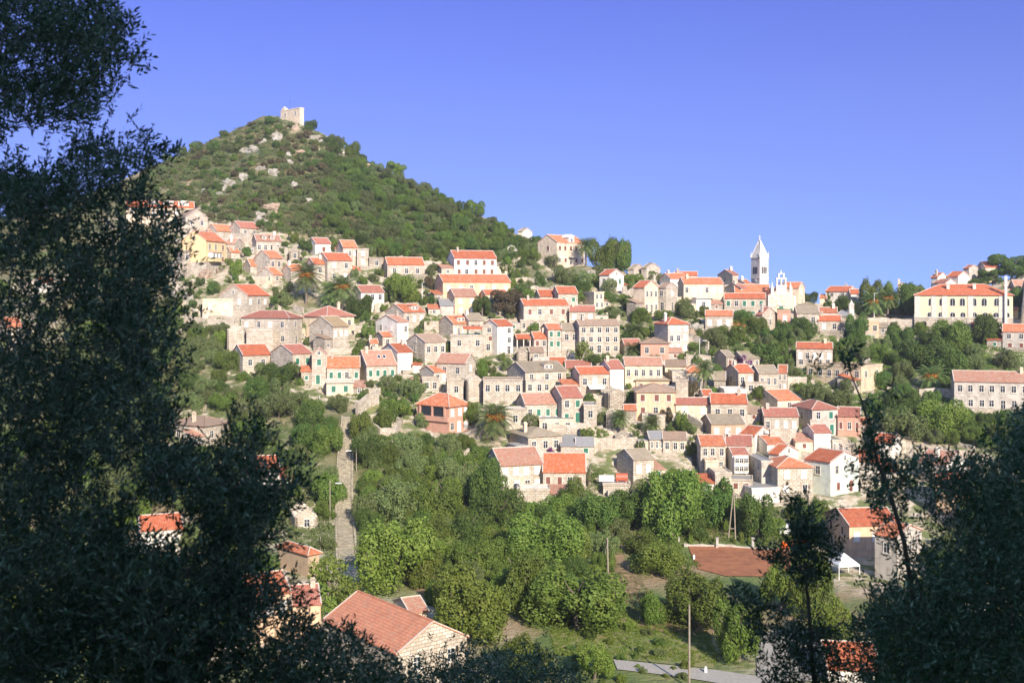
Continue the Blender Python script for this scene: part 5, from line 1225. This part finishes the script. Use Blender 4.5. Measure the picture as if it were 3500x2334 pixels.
OPEN += [[(a-w_*.62, b-w_*.3), (a+w_*.62, b-w_*.3), (a+w_*.62, c+26), (a-w_*.62, c+26)] for a, b, c, w_ in PALM_AT]
def fill(poly, n, wr, asp, kinds, label, group, seed, sep=.55, parts=True, tol=6, name="tree", cat="tree"):
    r = random.Random(seed); done = []; tries = 0; xs = [p[0] for p in poly]; ys = [p[1] for p in poly]
    while len(done) < n and tries < n*40:
        tries += 1; x, y = r.uniform(min(xs), max(xs)), r.uniform(min(ys), max(ys))
        if not inpoly(x, y, poly) or (name != 'meadow_shrub' and any(inpoly(x, y, o) for o in OPEN)): continue
        w_ = r.uniform(*wr); h_ = w_*r.uniform(*asp)
        if any(abs(x-a)/((w_+c)*sep) < 1 and abs(y-b)/((w_+c)*sep*.55) < 1 for a, b, c in done): continue
        if blocks(x, y-h_, y, w_, tol): continue
        h = hit(x, y)
        if not h or inside_fp(h[0], h[1], .8): continue
        k, mt, nm = r.choice(kinds); done.append((x, y, w_))
        tree(x, y-h_, y, w_, k, mt, f"{nm} {label}", group, name, cat, parts)
    return len(done)
B = [('broad','L2','mid-green tree'), ('broad','L1','dark green tree'), ('broad','L2','mid-green tree'), ('olive','L4','grey-green tree'), ('broad','L3','bright green tree')]
Bd = [('broad','L1','dark green tree'), ('broad','L1','dark green tree'), ('broad','L2','mid-green tree'), ('olive','L4','grey-green tree')]
Bo = [('olive','L4','grey-green tree'), ('olive','L4','grey-green tree'), ('broad','L2','mid-green tree'), ('broad','L1','dark green tree')]
cnt = []
cnt.append(fill([(1225,1450),(1330,1540),(1500,1500),(1600,1600),(1640,1700),(1900,1750),(2060,1730),(2230,1660),(2400,1700),(2600,1730),(2820,1770),(2790,1830),(2340,1850),(2120,1830),(2060,1990),(1900,2100),(1500,2080),(1240,1900)], 125, (60,150), (.6,.95), B, "in the orchard wood on the valley floor", G1, 3, .30))
cnt.append(fill([(1230,1440),(1430,1500),(1640,1520),(1700,1600),(1600,1720),(1240,1760)], 40, (45,90), (.6,.9), Bo, "on the scrubby bank right of the stairway", G1, 31, .4))
cnt.append(fill([(400,1130),(760,1140),(800,1290),(1000,1320),(1100,1350),(1165,1430),(1140,1880),(1080,1900),(950,1800),(700,1760),(300,1700),(200,1150)], 125, (60,140), (.6,.85), Bo, "on the left slope between the olive tree and the stairway", G4, 4, .30))
cnt.append(fill([(2420,1150),(2700,1110),(2900,1140),(3120,1150),(3400,1130),(3500,1200),(3500,1520),(3200,1540),(2960,1430),(2880,1360),(2700,1320),(2600,1180)], 120, (65,125), (.65,.9), Bd, "in the wood on the right-hand slope", G3, 5, .36))
cnt.append(fill([(3260,1850),(3500,1650),(3500,2334),(2950,2334),(2980,2150)], 12, (120,200), (.6,.85), B, "on the low ground at the right", G3, 6, .4))
cnt.append(fill([(0,1400),(400,1500),(900,1800),(900,2200),(0,2200)], 40, (120,200), (.6,.85), B, "on the low ground behind the left olive", G4, 16, .4))
cnt.append(fill([(-200,640),(340,650),(520,760),(560,1100),(0,1100),(-200,900)], 40, (60,110), (.5,.8), Bo, "behind the left olive's upper leaves", G4, 17, .4))
cnt.append(fill([(2740,1030),(3120,1040),(3120,1090),(2740,1080)], 14, (40,70), (.6,.9), Bd, "beside the road on the right skyline", G5, 8, .4))
Sh = [('bush','L2','mid-green shrub'), ('bush','L1','dark green shrub'), ('bush','L4','grey-green shrub'), ('bush','L3','bright green shrub'), ('bush','L4','grey-green shrub')]
VG = "small shrubs in the village gardens"
cnt.append(fill([(620,860),(1100,820),(1500,900),(1850,900),(2200,960),(2700,1080),(2800,1200),(2760,1480),(2600,1560),(2300,1560),(1900,1500),(1400,1420),(1100,1330),(780,1300),(600,1100)], 296, (22,58), (.6,1.0), Sh, "in the gaps between the village houses", VG, 9, .36, False, 10, "shrub", "shrub"))
cnt.append(fill([(1880,2180),(2060,2090),(2400,2240),(2440,2334),(1900,2334)], 26, (24,60), (.5,.8), Sh, 'in the rough meadow above the road', VG+' and meadow', 21, .5, False, 6, 'meadow_shrub', 'shrub'))
cnt.append(fill([(2330,1850),(2640,1850),(2640,1864),(2340,1862)], 8, (14,26), (1,1.6), [('bush','L3','little bright shrub')], "along the red field's kerb", VG, 10, .5, False, 6, "shrub", "shrub"))
# hill maquis: 290 individual shrubs, the rest one mass
HB = [(470,700),(660,705),(720,760),(900,792),(1050,806),(1130,835),(1300,872),(1520,885),(1700,905),(1860,900)]
hp = [(px, lerp(RIDGE_PY, px)+3) for px in (480,560,640,720,800,880,960,1040,1120,1200,1300,1400,1500,1600,1700,1800,1860)] + HB[::-1]
MQ = [('bush','L4','grey-green maquis shrub'), ('bush','L2','mid-green maquis shrub'), ('bush','L1','dark maquis shrub'), ('bush','L4','grey-green maquis shrub'), ('bush','L5','russet dry maquis shrub')]
ROCKS = [(945,475,26),(862,520,34),(1075,478,26),(1030,525,26),(893,580,24),(935,598,24),(835,612,22),(780,632,34),(1005,636,18),(930,712,34),(1255,575,34),(985,550,20),(1230,560,24),(1010,445,20)]
OPEN += [[(a-c*.8, b-4), (a+c*.8, b-4), (a+c*.8, b+c*.7), (a-c*.8, b+c*.7)] for a, b, c in ROCKS]
cnt.append(fill([p for p in hp if p[0] <= 1260] , 290, (24,50), (.45,.75), MQ, "on the slope below the fort", "maquis shrubs covering the hill", 11, .30, False, 6, "maquis_shrub", "shrub"))
cnt.append(fill([(1120,470),(1110,780)]+[p for p in hp if p[0] > 1150 ][::-1], 230, (34,72), (.5,.8), [('broad','L4','grey-green holm oak'), ('broad','L1','dark holm oak'), ('broad','L2','mid-green holm oak')], "in the wood on the hill's right flank", "trees covering the hill's right flank", 12, .26, False, 6, "holm_oak", "holm oak"))
print("scatter", cnt)
def undergrowth(name, poly, n, size, mats, seed, leaf=.16):
    r = np.random.default_rng(seed); rr = random.Random(seed); P, Sz = [], []; xs = [p[0] for p in poly]; ys = [p[1] for p in poly]
    while len(P) < n:
        x, y = rr.uniform(min(xs), max(xs)), rr.uniform(min(ys), max(ys))
        if not inpoly(x, y, poly) or ('meadow' not in name and any(inpoly(x, y, o) for o in OPEN)): continue
        h = hit(x, y)
        if h is None or inside_fp(h[0], h[1], .4): P.append(None); continue
        P.append(h)
    P = [p for p in P if p]; Q = []
    for p in P:
        s = rr.uniform(*size); k = int(60*s**1.3)+20
        d = r.normal(size=(k, 3)); d /= np.linalg.norm(d, axis=1)[:, None]; d[:, 2] = np.abs(d[:, 2])
        q = np.array(p) + d*s*np.array([1, 1, .7])*r.uniform(.7, 1.05, (k, 1)); nrm = d + r.normal(0, .5, q.shape); nrm /= np.linalg.norm(nrm, axis=1)[:, None]
        t = np.cross(nrm, r.normal(size=q.shape)); t /= np.linalg.norm(t, axis=1)[:, None]; b = np.cross(nrm, t); l = leaf*r.uniform(.6, 1.4, (k, 1))
        Q.append(np.stack([q-t*l, q-b*l*.7, q+t*l, q+b*l*.7], 1))
    o = bpy.data.objects.new(name, quads(name, np.concatenate(Q), M[mats])); C.objects.link(o)
    tag(o, name.replace("_", " ") + " covering the slopes", "ground cover", kind="stuff")
undergrowth("low_scrub", hp, 4200, (.5, 1.4), 'L4', 1, .13)
undergrowth("russet_scrub", hp, 1300, (.5, 1.2), 'L5', 2, .13)
undergrowth("valley_undergrowth", [(1225,1450),(1640,1520),(2600,1720),(2860,1780),(2800,1860),(2060,2000),(1900,2150),(1240,1950)], 1800, (.4, 1.6), 'L2', 3, .11)
undergrowth("slope_undergrowth", [(400,1130),(760,1140),(1165,1430),(1140,1900),(700,1780),(200,1200)], 1500, (.5, 1.5), 'L4', 4, .12)
undergrowth("right_slope_undergrowth", [(2420,1150),(3500,1130),(3500,1560),(2960,1450),(2700,1320)], 1600, (.5, 1.5), 'L2', 5, .13)
undergrowth("village_weeds", [(620,860),(1100,820),(1850,900),(2700,1080),(2760,1480),(2300,1560),(1400,1420),(780,1300)], 2600, (.25, .8), 'L2', 6, .12)
undergrowth("meadow_dry_grass", [(2080,1890),(2200,2000),(2380,2150),(2300,2180),(2070,2040)], 500, (.2, .5), 'L5', 8, .07)
undergrowth("meadow_grass", [(1880,2150),(2180,2075),(2420,2160),(2460,2270),(2080,2250),(1900,2240)], 1500, (.2, .5), 'L3', 7, .07)
# bare twiggy trees and flowers
for a in [(2545,1210,1248,60,'bush','L6',"purple bougainvillea climbing over the tan-roofed cottages","flowering climbers","climber","climber",False),
          (1884,1525,1560,24,'bush','L6',"small purple bougainvillea in front of the tan hipped house","flowering climbers","climber","climber",False),
          (1466,940,985,40,'bush','L5',"russet flowering oleander beside the long peach house","flowering climbers","shrub","shrub",False)]: tree(*a)
# ---------------------------------------------------------------- palms
def palm(px, cy, yb, w_, label, fruit=True, seed=0):
    h = hit(px, yb); Y = h[1]; R = w_/FPX*Y/2*1.12; zc = zof(cy, Y)-h[2]; r = random.Random(seed)
    root = empty("palm_tree", (h[0], h[1], h[2])); tag(root, label, "palm tree", "palm trees of the village")
    m = MB(); k = 8; m.tube([Vector((0,0,-.5+ (zc+.5)*i/k)) for i in range(k+1)], [.36+.05*(i % 2) - .012*i for i in range(k+1)], 0, 8); m.build("trunk", [M['trunk']], root)
    Q = []
    for i in range(60):
        a = i*2.39996; e = math.radians(84 - 120*(i/60)); L = R*r.uniform(.95, 1.2); p = Vector((0, 0, zc)); n = 9; seg = L/n*1.15; d_e = e
        for j in range(n):
            d = Vector((math.cos(a)*math.cos(d_e), math.sin(a)*math.cos(d_e), math.sin(d_e))); q = p + d*seg; side = d.cross(Vector((0,0,1))).normalized() if abs(d.z) < .98 else Vector((1,0,0))
            up = side.cross(d); wl = R*.24*math.sin(math.pi*(j+1.2)/(n+1.6))+.03
            for s in (-1, 1):
                for f in (0, .5):
                    b = p + d*seg*f; tip = b + side*s*wl + d*wl*.7 - up*wl*.35; Q.append([b, b+d*seg*.30, tip+d*seg*.12, tip])
            Q.append([p-side*.02, q-side*.02, q+side*.02, p+side*.02]); p = q; d_e -= math.radians(5 + 8*(j/n))
    o = bpy.data.objects.new("crown", quads("crown", np.array([[tuple(v) for v in q] for q in Q]), M['LP'])); C.objects.link(o); o.parent = root
    if fruit:
        Q = []; g = np.random.default_rng(seed)
        for c in range(5):
            a = c*1.2566-1.2; ctr = np.array([math.cos(a)*R*.30, math.sin(a)*R*.30, zc+R*.06]); q = ctr+g.normal(0, R*.085, (300, 3)); t = g.normal(size=q.shape)*.12; b = g.normal(size=q.shape)*.12
            Q.append(np.stack([q-t, q-b, q+t, q+b], 1))
        o = bpy.data.objects.new("fruit_cluster", quads("fruit_cluster", np.concatenate(Q), M['fruit'])); C.objects.link(o); o.parent = root
for i, a in enumerate([(1047,945,1040,96,"tallest left palm with bright orange fruit above the hipped roofs",True),(1130,1003,1052,78,"shorter palm left of the very dark round tree",False),(1170,985,1060,98,"palm touching the very dark round tree",True),
 (1690,1432,1506,116,"big fruiting palm right of the salmon house",True),(2407,1262,1345,74,"long-trunk palm in the village centre-right",False),(2985,1035,1085,78,"skyline palm behind the tall lamp",True),(3034,1022,1085,64,"skyline palm left of the large yellow building",True),
 (3182,1290,1336,92,"lone palm with orange centre on the right slope",True),(930,1505,1560,92,"pale palm just right of the olive branch tip",False),(2003,842,905,62,"palm silhouetted right of the villa",False),(2163,1200,1215,62,"stubby palm left of the pink-washed house",False),
 (2226,1450,1480,66,"low palm below the big peach house",False),(2120,1430,1480,60,"low palm in the ruins left of the big peach house",False),(2180,1132,1160,60,"young palm above the dull-red roofed cottage",False)]): palm(*a, seed=i)
# ---------------------------------------------------------------- poles and lamps
def pole(px, yt, yb, label, lamp=0, r=.12, mat='wood', name="utility_pole", cat="pole"):
    h = hit(px, yb); zt = zof(yt, h[1])-h[2]; root = empty(name, h); tag(root, label, cat, "poles and street lamps")
    m = MB(); m.beam((0,0,-.5), (0,0,zt), r, 0, 8, r*.75); m.build("post", [M[mat]], root)
    if lamp:
        m = MB(); m.beam((0,0,zt-.9*abs(lamp)), (lamp*1.2,0,zt-.7*abs(lamp)), .035, 0, 6); m.build("arm", [M['iron']], root)
        m = MB(); m.box(lamp*1.9-.55, lamp*1.9+.55, -.16, .16, zt-.78*abs(lamp), zt-.62*abs(lamp)); m.build("lamp_head", [M['white']], root)
    return root
pole(1218,1530,1612,"street lamp on the right edge of the upper stairway",-.8,.1,name="street_lamp",cat="street lamp"); pole(1128,1640,1782,"street lamp left of the stairway middle",.8,.11,name="street_lamp",cat="street lamp")
pole(1095,1832,1885,"short wooden pole at the stairway foot",0,.1); pole(2356,2066,2350,"tall bare wooden pole standing by the road",0,.14)
pole(2391,1157,1222,"street lamp in front of the grey bank wall",.7,.06,'white',"street_lamp","street lamp"); pole(1443,965,1042,"thin white mast left of the long peach house",0,.07,'white'); pole(1950,942,985,"thin aerial mast behind the stepped red roofs",0,.05,'iron')
pole(1709,1180,1262,"dark village pole below the tall white house",0,.09,'iron'); pole(2988,1000,1090,"tall lamp mast in front of the skyline palm",.3,.12,'white',"street_lamp","street lamp"); pole(2078,1185,1222,"little pole in front of the three-row brown roof house",0,.06,'iron')
pole(1295,1470,1475,"hidden post",0,.05) if False else None
pole(1093,1390,1400,"x") if False else None
pole(1093,1350,1404,"pale thin pole in the scrub left of the upper stairway",0,.07,'white')
def apole(px, yt, xa, ya, xb, yb, label):
    a, b = hit(xa, ya), hit(xb, yb); Y = (a[1]+b[1])/2; top = at(px, yt, Y); root = empty("utility_pole", a); tag(root, label, "pole", "poles and street lamps")
    for q in (a, b): m = MB(); m.beam(Vector(q)-Vector(a)-Vector((0,0,.4)), top-Vector(a)+Vector(((q[0]-top.x)*.06, 0, 0)), .13, 0, 8, .1); m.build("leg", [M['wood']], root)
    m = MB(); pa = Vector(a).lerp(top, .25)-Vector(a); pb = Vector(b).lerp(top, .25)-Vector(a); m.beam(pa, pb, .08, 0, 6); m.build("crossbar", [M['wood']], root)
apole(2508,1676,2488,1848,2514,1850,"A-shaped double pole above the red field"); apole(2076,1838,2056,1948,2079,1972,"A-shaped double pole in the orchard clearing")
for px, l in ((2451, "left"), (2573, "right")):
    h = hit(px, 1872); m = MB(); m.box(-.22, .22, -.2, .2, -.5, 1.6); m.box(-.28, .28, -.26, .26, 1.6, 1.75); o = m.build("gate_post", [M['conc']]); o.location = h; tag(o, f"{l} squat concrete post on the red field's kerb", "post", "concrete posts by the red field")
for px, py, l in ((2320, 1850, "pale stone marker post above the yellow-green tree"), (2372, 1912, "small white post at the red field's left corner"), (2076, 2025, "small white marker in the dry clearing"), (2412, 2300, "white kilometre stone beside the road")):
    h = hit(px, py); m = MB(); m.box(-.14, .14, -.12, .12, -.4, .7); m.box(-.09, .09, -.08, .08, .7, .8); o = m.build("marker_post", [M['white' if 'white' in l else 'conc']]); o.location = h; tag(o, l, "post", "marker posts")
# van, gazebo, tank, barrel, crates
def van():
    h = hit(2688, 1826); root = empty("parked_van", h, R_(20)); tag(root, "small white van parked on the lane above the red field", "van")
    m = MB(); m.prism([(-.85,.35),(.85,.35),(.85,1.0),(.72,1.75),(-.72,1.75),(-.85,1.0)], -1.9, 1.1); m.prism([(-.85,.35),(.85,.35),(.82,.95),(-.82,.95)], 1.101, 2.1)
    m.poly([(1.1,-.84,1.0),(1.1,.84,1.0),(.7,.7,1.76),(.7,-.7,1.76)]); m.build("body", [M['carw']], root)
    m = MB(); m.poly([(1.13,-.75,.98),(1.13,.75,.98),(.95,.66,1.66),(.95,-.66,1.66)])
    for s in (-1, 1): m.poly([(.1,s*.862,1.02),(.95,s*.862,1.02),(.75,s*.78,1.6),(.1,s*.78,1.6)])
    m.poly([(-1.92,-.7,1.05),(-1.92,.7,1.05),(-1.92,.62,1.6),(-1.92,-.62,1.6)]); m.build("window", [M['dark']], root)
    for x in (-1.3, 1.3):
        for y in (-.85, .85): m = MB(); m.beam((x,y-.1,.32),(x,y+.1,.32),.32,0,14); m.beam((x,y-.12,.32),(x,y+.12,.32),.17,1,10); m.build("wheel", [M['rubber'], M['conc']], root)
van()
def gazebo():
    h = hit(2884, 1968); Y = h[1]; root = empty("gazebo", h, .2); tag(root, "white canvas gazebo left of the grey gable house", "gazebo")
    m = MB(); a = 1.7; z = 2.1; c = [(-a,-a,z),(a,-a,z),(a,a,z),(-a,a,z)]
    for i in range(4): p, q = c[i], c[(i+1) % 4]; m.poly([p, q, (0,0,3.6)]); m.poly([(p[0],p[1],z-.3),(q[0],q[1],z-.3),q,p])
    m.build("canopy", [M['white']], root)
    for x in (-a, a):
        for y in (-a, a): m = MB(); m.beam((x,y,-.3),(x,y,z),.06,0,6); m.build("leg", [M['white']], root)
gazebo()
def onblock(px, py, Y=None):
    h = hit(px, 1692); return Vector(((px-CX)/FPX*h[1], h[1]+2.2, zof(py, h[1])+.25))
p = onblock(2076, 1655); root = empty("water_tank", p); tag(root, "white caged water tank on the cistern block", "water tank")
m = MB(); m.box(-1.4,1.4,-.5,.5,0,1.1); m.build("tank", [M['white']], root); m = MB()
for i in range(8): x = -1.45+i*.414; m.beam((x,-.55,0),(x,-.55,1.15),.03,0,4)
for z in (.3,.75,1.15): m.beam((-1.45,-.55,z),(1.45,-.55,z),.03,0,4)
m.build("cage", [M['conc']], root)
p = onblock(2128, 1655); m = MB(); m.beam((-1.1,0,.75),(1.1,0,.75),.75,0,20); 
for x in (-.8, .8): m.box(x-.1, x+.1, -.5, .5, -.1, .2)
o = m.build("fuel_barrel", [M['tankred']]); o.location = p; tag(o, "big rusty red barrel lying beside the white water tank", "barrel")
for px, py, c_, l in ((2686,1868,'orange',"left bright orange crate at the red field's far corner"), (2712,1866,'tankred',"reddish crate beside the bright orange one"), (2738,1864,'orange',"right orange crate near the small dark tree"), (2752,1870,'blue',"blue crate at the end of the crates")):
    h = hit(px, py+4); m = MB(); m.box(-.75,.75,-.4,.4,0,.1); m.box(-.75,.75,-.4,-.34,.1,.9); m.box(-.75,.75,.34,.4,.1,.9); m.box(-.75,-.69,-.34,.34,.1,.9); m.box(.69,.75,-.34,.34,.1,.9); m.box(-.8,.8,-.45,-.401,.8,.95)
    o = m.build("crate", [M[c_]]); o.location = (h[0], h[1], h[2]+.1); tag(o, l, "crate", "plastic crates by the red field")
# ---------------------------------------------------------------- foreground olives, in the shade of the slope behind the camera
HOLES = [(400,1665,60,42),(560,1795,80,60),(660,1880,50,24),(900,1590,50,36),(690,1510,90,42),(170,965,40,24),(40,1115,40,26),(60,580,60,30),(520,830,20,30),(600,1320,30,40),(1000,1990,40,30)]
def olive(name, label, cat, trunk_px, trunk_Y, regions, seed, rt=.16, leafL=.058, path=None):
    """regions: (polygon, near, far, clumps, twigs per clump, clump radius)"""
    r = np.random.default_rng(seed); rr = random.Random(seed); X0 = (trunk_px-CX)/FPX*trunk_Y; z0 = T(X0, trunk_Y)
    root = empty(name, (X0, trunk_Y, z0)); tag(root, label, cat); O = np.array([X0, trunk_Y, z0]); clumps = []
    for poly, ya, yb_, nc, ntw, cr in regions:
        xs = [p[0] for p in poly]; ys = [p[1] for p in poly]; k = 0
        while k < nc:
            x, y = rr.uniform(min(xs), max(xs)), rr.uniform(min(ys), max(ys))
            if not inpoly(x, y, poly) or any(((x-a)/(c*1.45))**2+((y-b)/(d*1.6))**2 < 1 for a, b, c, d in HOLES): continue
            Y = rr.uniform(ya, yb_); clumps.append((np.array([(x-CX)/FPX*Y, Y, zof(y, Y)]), ntw, cr)); k += 1
    zmax = max(c[0][2] for c in clumps); top = np.array([X0, trunk_Y, zmax-.4]); m = MB()
    tp = [O-np.array([0,0,.4])] + [O + (top-O)*f + np.array([.10*math.sin(f*9), .1*math.cos(f*7), 0])*rt*6 for f in (.15,.3,.45,.6,.75,.9,1)]
    if path: tp = [np.array(at(a, b, trunk_Y + (.0 if i else .2))) for i, (a, b) in enumerate(path)]; tp = [tp[0]] + [p for i in range(len(tp)-1) for p in (tp[i]*.5+tp[i+1]*.5, tp[i+1])]
    nn_ = len(tp)-1
    m.tube([Vector(p-O) for p in tp], [rt*max(.12, 1-.88*i/nn_) for i in range(nn_+1)] if path else [rt*k for k in (1,.9,.78,.65,.52,.4,.28,.15)], 0, 8); m.build("trunk", [M['trunk']], root)
    m = MB(); tn = [p for p in tp[1:]]; tr_ = [rt*.3]*len(tn); dist = lambda p: min(np.linalg.norm(np.array(p)-q) for q in tp[1:])
    clumps.sort(key=lambda c: dist(c[0]))
    for c, _, _ in clumps:
        A = np.array(tn); d = np.linalg.norm(A-c, axis=1) + np.maximum(A[:, 2]-c[2], 0)*.8; k = int(np.argmin(d)); s = A[k]
        mid = s*.5+c*.5+np.array([rr.uniform(-.05,.05), rr.uniform(-.05,.05), -.10*np.linalg.norm(c-s)]); r0 = max(.004, min(tr_[k]*.8, .02))
        m.tube([Vector(s-O), Vector(mid-O), Vector(c-O)], [r0, r0*.85, r0*.7], 0, 4); tn.append(c); tr_.append(r0*.8)
    m.build("branch", [M['trunk']], root)
    Q = []; TW = []
    for c, ntw, cr in clumps:
        main = np.array([rr.uniform(-.4,.8), rr.uniform(-.5,.3), rr.uniform(.1,1)]); main /= np.linalg.norm(main)
        for t in range(int(ntw*1.35)):
            o = c + r.normal(0, cr*.5, 3); d = main + r.normal(0, .45, 3); d /= np.linalg.norm(d); L = rr.uniform(.08, .19); n = int(L/.0125)
            e = o + d*L; TW.append([o-.0015, o+.0015, e+.0008, e-.0008])
            ph = rr.uniform(0, 6.28); a = np.cross(d, [0.3,.2,1]); a /= np.linalg.norm(a); b = np.cross(d, a)
            for i in range(n):
                f = (i+.5)/n; an = ph + i*1.57 + (i % 2)*1.57; out = a*math.cos(an)+b*math.sin(an); ld = d*.75+out*.75+r.normal(0, .15, 3); ld /= np.linalg.norm(ld)
                l = leafL*rr.uniform(.7, 1.15); w = np.cross(ld, r.normal(0, 1, 3)); w /= np.linalg.norm(w); w *= l*.15; p = o+d*L*f
                Q.append([p, p+ld*l*.5+w, p+ld*l, p+ld*l*.5-w])
    V = np.array(Q)-O; o = bpy.data.objects.new("crown", quads("crown", V, M['LF'])); C.objects.link(o); o.parent = root
    V = np.array(TW)-O; o = bpy.data.objects.new("twig", quads("twig", V, M['trunk'])); C.objects.link(o); o.parent = root
    print(name, len(Q))
PA = [(-60,-60),(240,-40),(350,25),(385,60),(420,120),(445,185),(420,265),(370,330),(345,385),(250,420),(150,450),(60,440),(-60,450)]
PA2 = [(-60,520),(50,520),(95,560),(110,620),(140,660),(-60,700)]
PB = [(-60,660),(130,650),(240,610),(285,480),(335,455),(352,520),(430,520),(490,560),(515,640),(520,735),(585,765),(598,900),(608,960),(590,1060),(625,1120),(560,1180),(570,1260),(510,1370),(560,1440),(600,1500),(560,1700),(600,2334),(-60,2334)]
PB2 = [(440,465),(470,462),(580,520),(560,560),(500,545)]
PC = [(520,1560),(640,1480),(690,1450),(740,1500),(840,1430),(880,1480),(960,1560),(1005,1615),(960,1700),(930,1830),(880,1920),(760,2000),(560,2000)]
PD = [(500,2010),(840,1990),(860,2060),(960,2110),(1010,2130),(1060,2200),(1150,2190),(1250,2270),(1330,2330),(1330,2420),(500,2420)]
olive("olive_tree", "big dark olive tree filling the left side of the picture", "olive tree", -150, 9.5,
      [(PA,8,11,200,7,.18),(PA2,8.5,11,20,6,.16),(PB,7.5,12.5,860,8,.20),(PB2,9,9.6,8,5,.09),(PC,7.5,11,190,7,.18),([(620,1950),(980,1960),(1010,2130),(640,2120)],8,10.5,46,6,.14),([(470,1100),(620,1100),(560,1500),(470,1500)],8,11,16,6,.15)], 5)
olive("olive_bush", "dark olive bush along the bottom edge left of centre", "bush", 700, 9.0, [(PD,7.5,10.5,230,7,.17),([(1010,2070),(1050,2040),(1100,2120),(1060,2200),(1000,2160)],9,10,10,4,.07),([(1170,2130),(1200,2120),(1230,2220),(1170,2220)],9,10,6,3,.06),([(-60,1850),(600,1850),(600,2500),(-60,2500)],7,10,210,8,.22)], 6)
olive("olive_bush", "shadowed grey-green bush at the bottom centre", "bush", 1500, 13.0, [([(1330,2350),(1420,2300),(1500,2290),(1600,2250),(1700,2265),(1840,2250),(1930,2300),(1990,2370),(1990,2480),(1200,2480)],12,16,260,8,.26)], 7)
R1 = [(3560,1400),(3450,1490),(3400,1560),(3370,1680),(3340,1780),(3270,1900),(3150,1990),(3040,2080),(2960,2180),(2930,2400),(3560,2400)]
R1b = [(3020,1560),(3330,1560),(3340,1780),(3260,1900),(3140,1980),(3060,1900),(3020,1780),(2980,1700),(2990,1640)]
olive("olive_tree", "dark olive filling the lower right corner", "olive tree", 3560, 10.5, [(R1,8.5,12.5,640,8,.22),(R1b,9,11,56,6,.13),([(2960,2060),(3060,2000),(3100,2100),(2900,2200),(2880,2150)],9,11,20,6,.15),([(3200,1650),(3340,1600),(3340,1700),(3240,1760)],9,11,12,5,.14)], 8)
olive("olive_sprig", "thin upright olive sprig crossing the right village", "olive sprig", 3100, 9.0, [([(2880,1225),(2905,1215),(2915,1262),(2890,1270)],8.95,9.05,5,3,.04),([(2930,1450),(2990,1410),(3040,1540),(2990,1600),(2950,1540)],8.8,9.2,12,4,.08),([(3020,1320),(3060,1310),(3040,1345)],8.9,9.1,2,2,.05),([(2765,1255),(2800,1270),(2790,1290)],8.9,9.1,2,2,.05),([(2880,1600),(2960,1560),(3120,1600),(3140,1700),(3080,1760),(2950,1700)],8.6,9.6,18,5,.10)], 9, .022, path=[(3130,2100),(3090,1850),(3040,1680),(3000,1580),(2975,1470),(2945,1370),(2905,1270),(2890,1215)])
olive("olive_sapling", "small leafy olive sapling in front of the red field", "olive sapling", 2760, 10.0, [([(2640,1920),(2700,1860),(2700,1740),(2745,1720),(2780,1840),(2840,1870),(2860,1950),(2800,2010),(2690,2010)],9.6,10.4,40,6,.12),([(2580,1880),(2640,1900),(2650,1940)],9.8,10,5,3,.06),([(2850,1740),(2870,1700),(2890,1760)],9.8,10,1,2,.04),
      ([(2500,2020),(2560,2060),(2640,2060),(2700,2120),(2850,2180),(2880,2420),(2580,2420),(2650,2260),(2560,2150)],9.4,10.6,74,6,.15)], 10, .028, path=[(2800,2450),(2775,2250),(2765,2080),(2750,1950),(2745,1800)])

# ---------------------------------------------------------------- thin warm air between camera and hill
m = MB(); m.box(-420, 420, -60, 640, -130, 110)
hz = bpy.data.materials.new("haze"); hz.use_nodes = True; n = hz.node_tree; n.nodes.remove(n.nodes["Principled BSDF"])
v_ = n.nodes.new("ShaderNodeVolumePrincipled"); v_.inputs['Density'].default_value = .00017; v_.inputs['Color'].default_value = (.95, .97, 1, 1); v_.inputs['Anisotropy'].default_value = .2
n.links.new(v_.outputs[0], n.nodes["Material Output"].inputs['Volume'])
o = m.build("haze", [hz]); tag(o, kind="stuff")
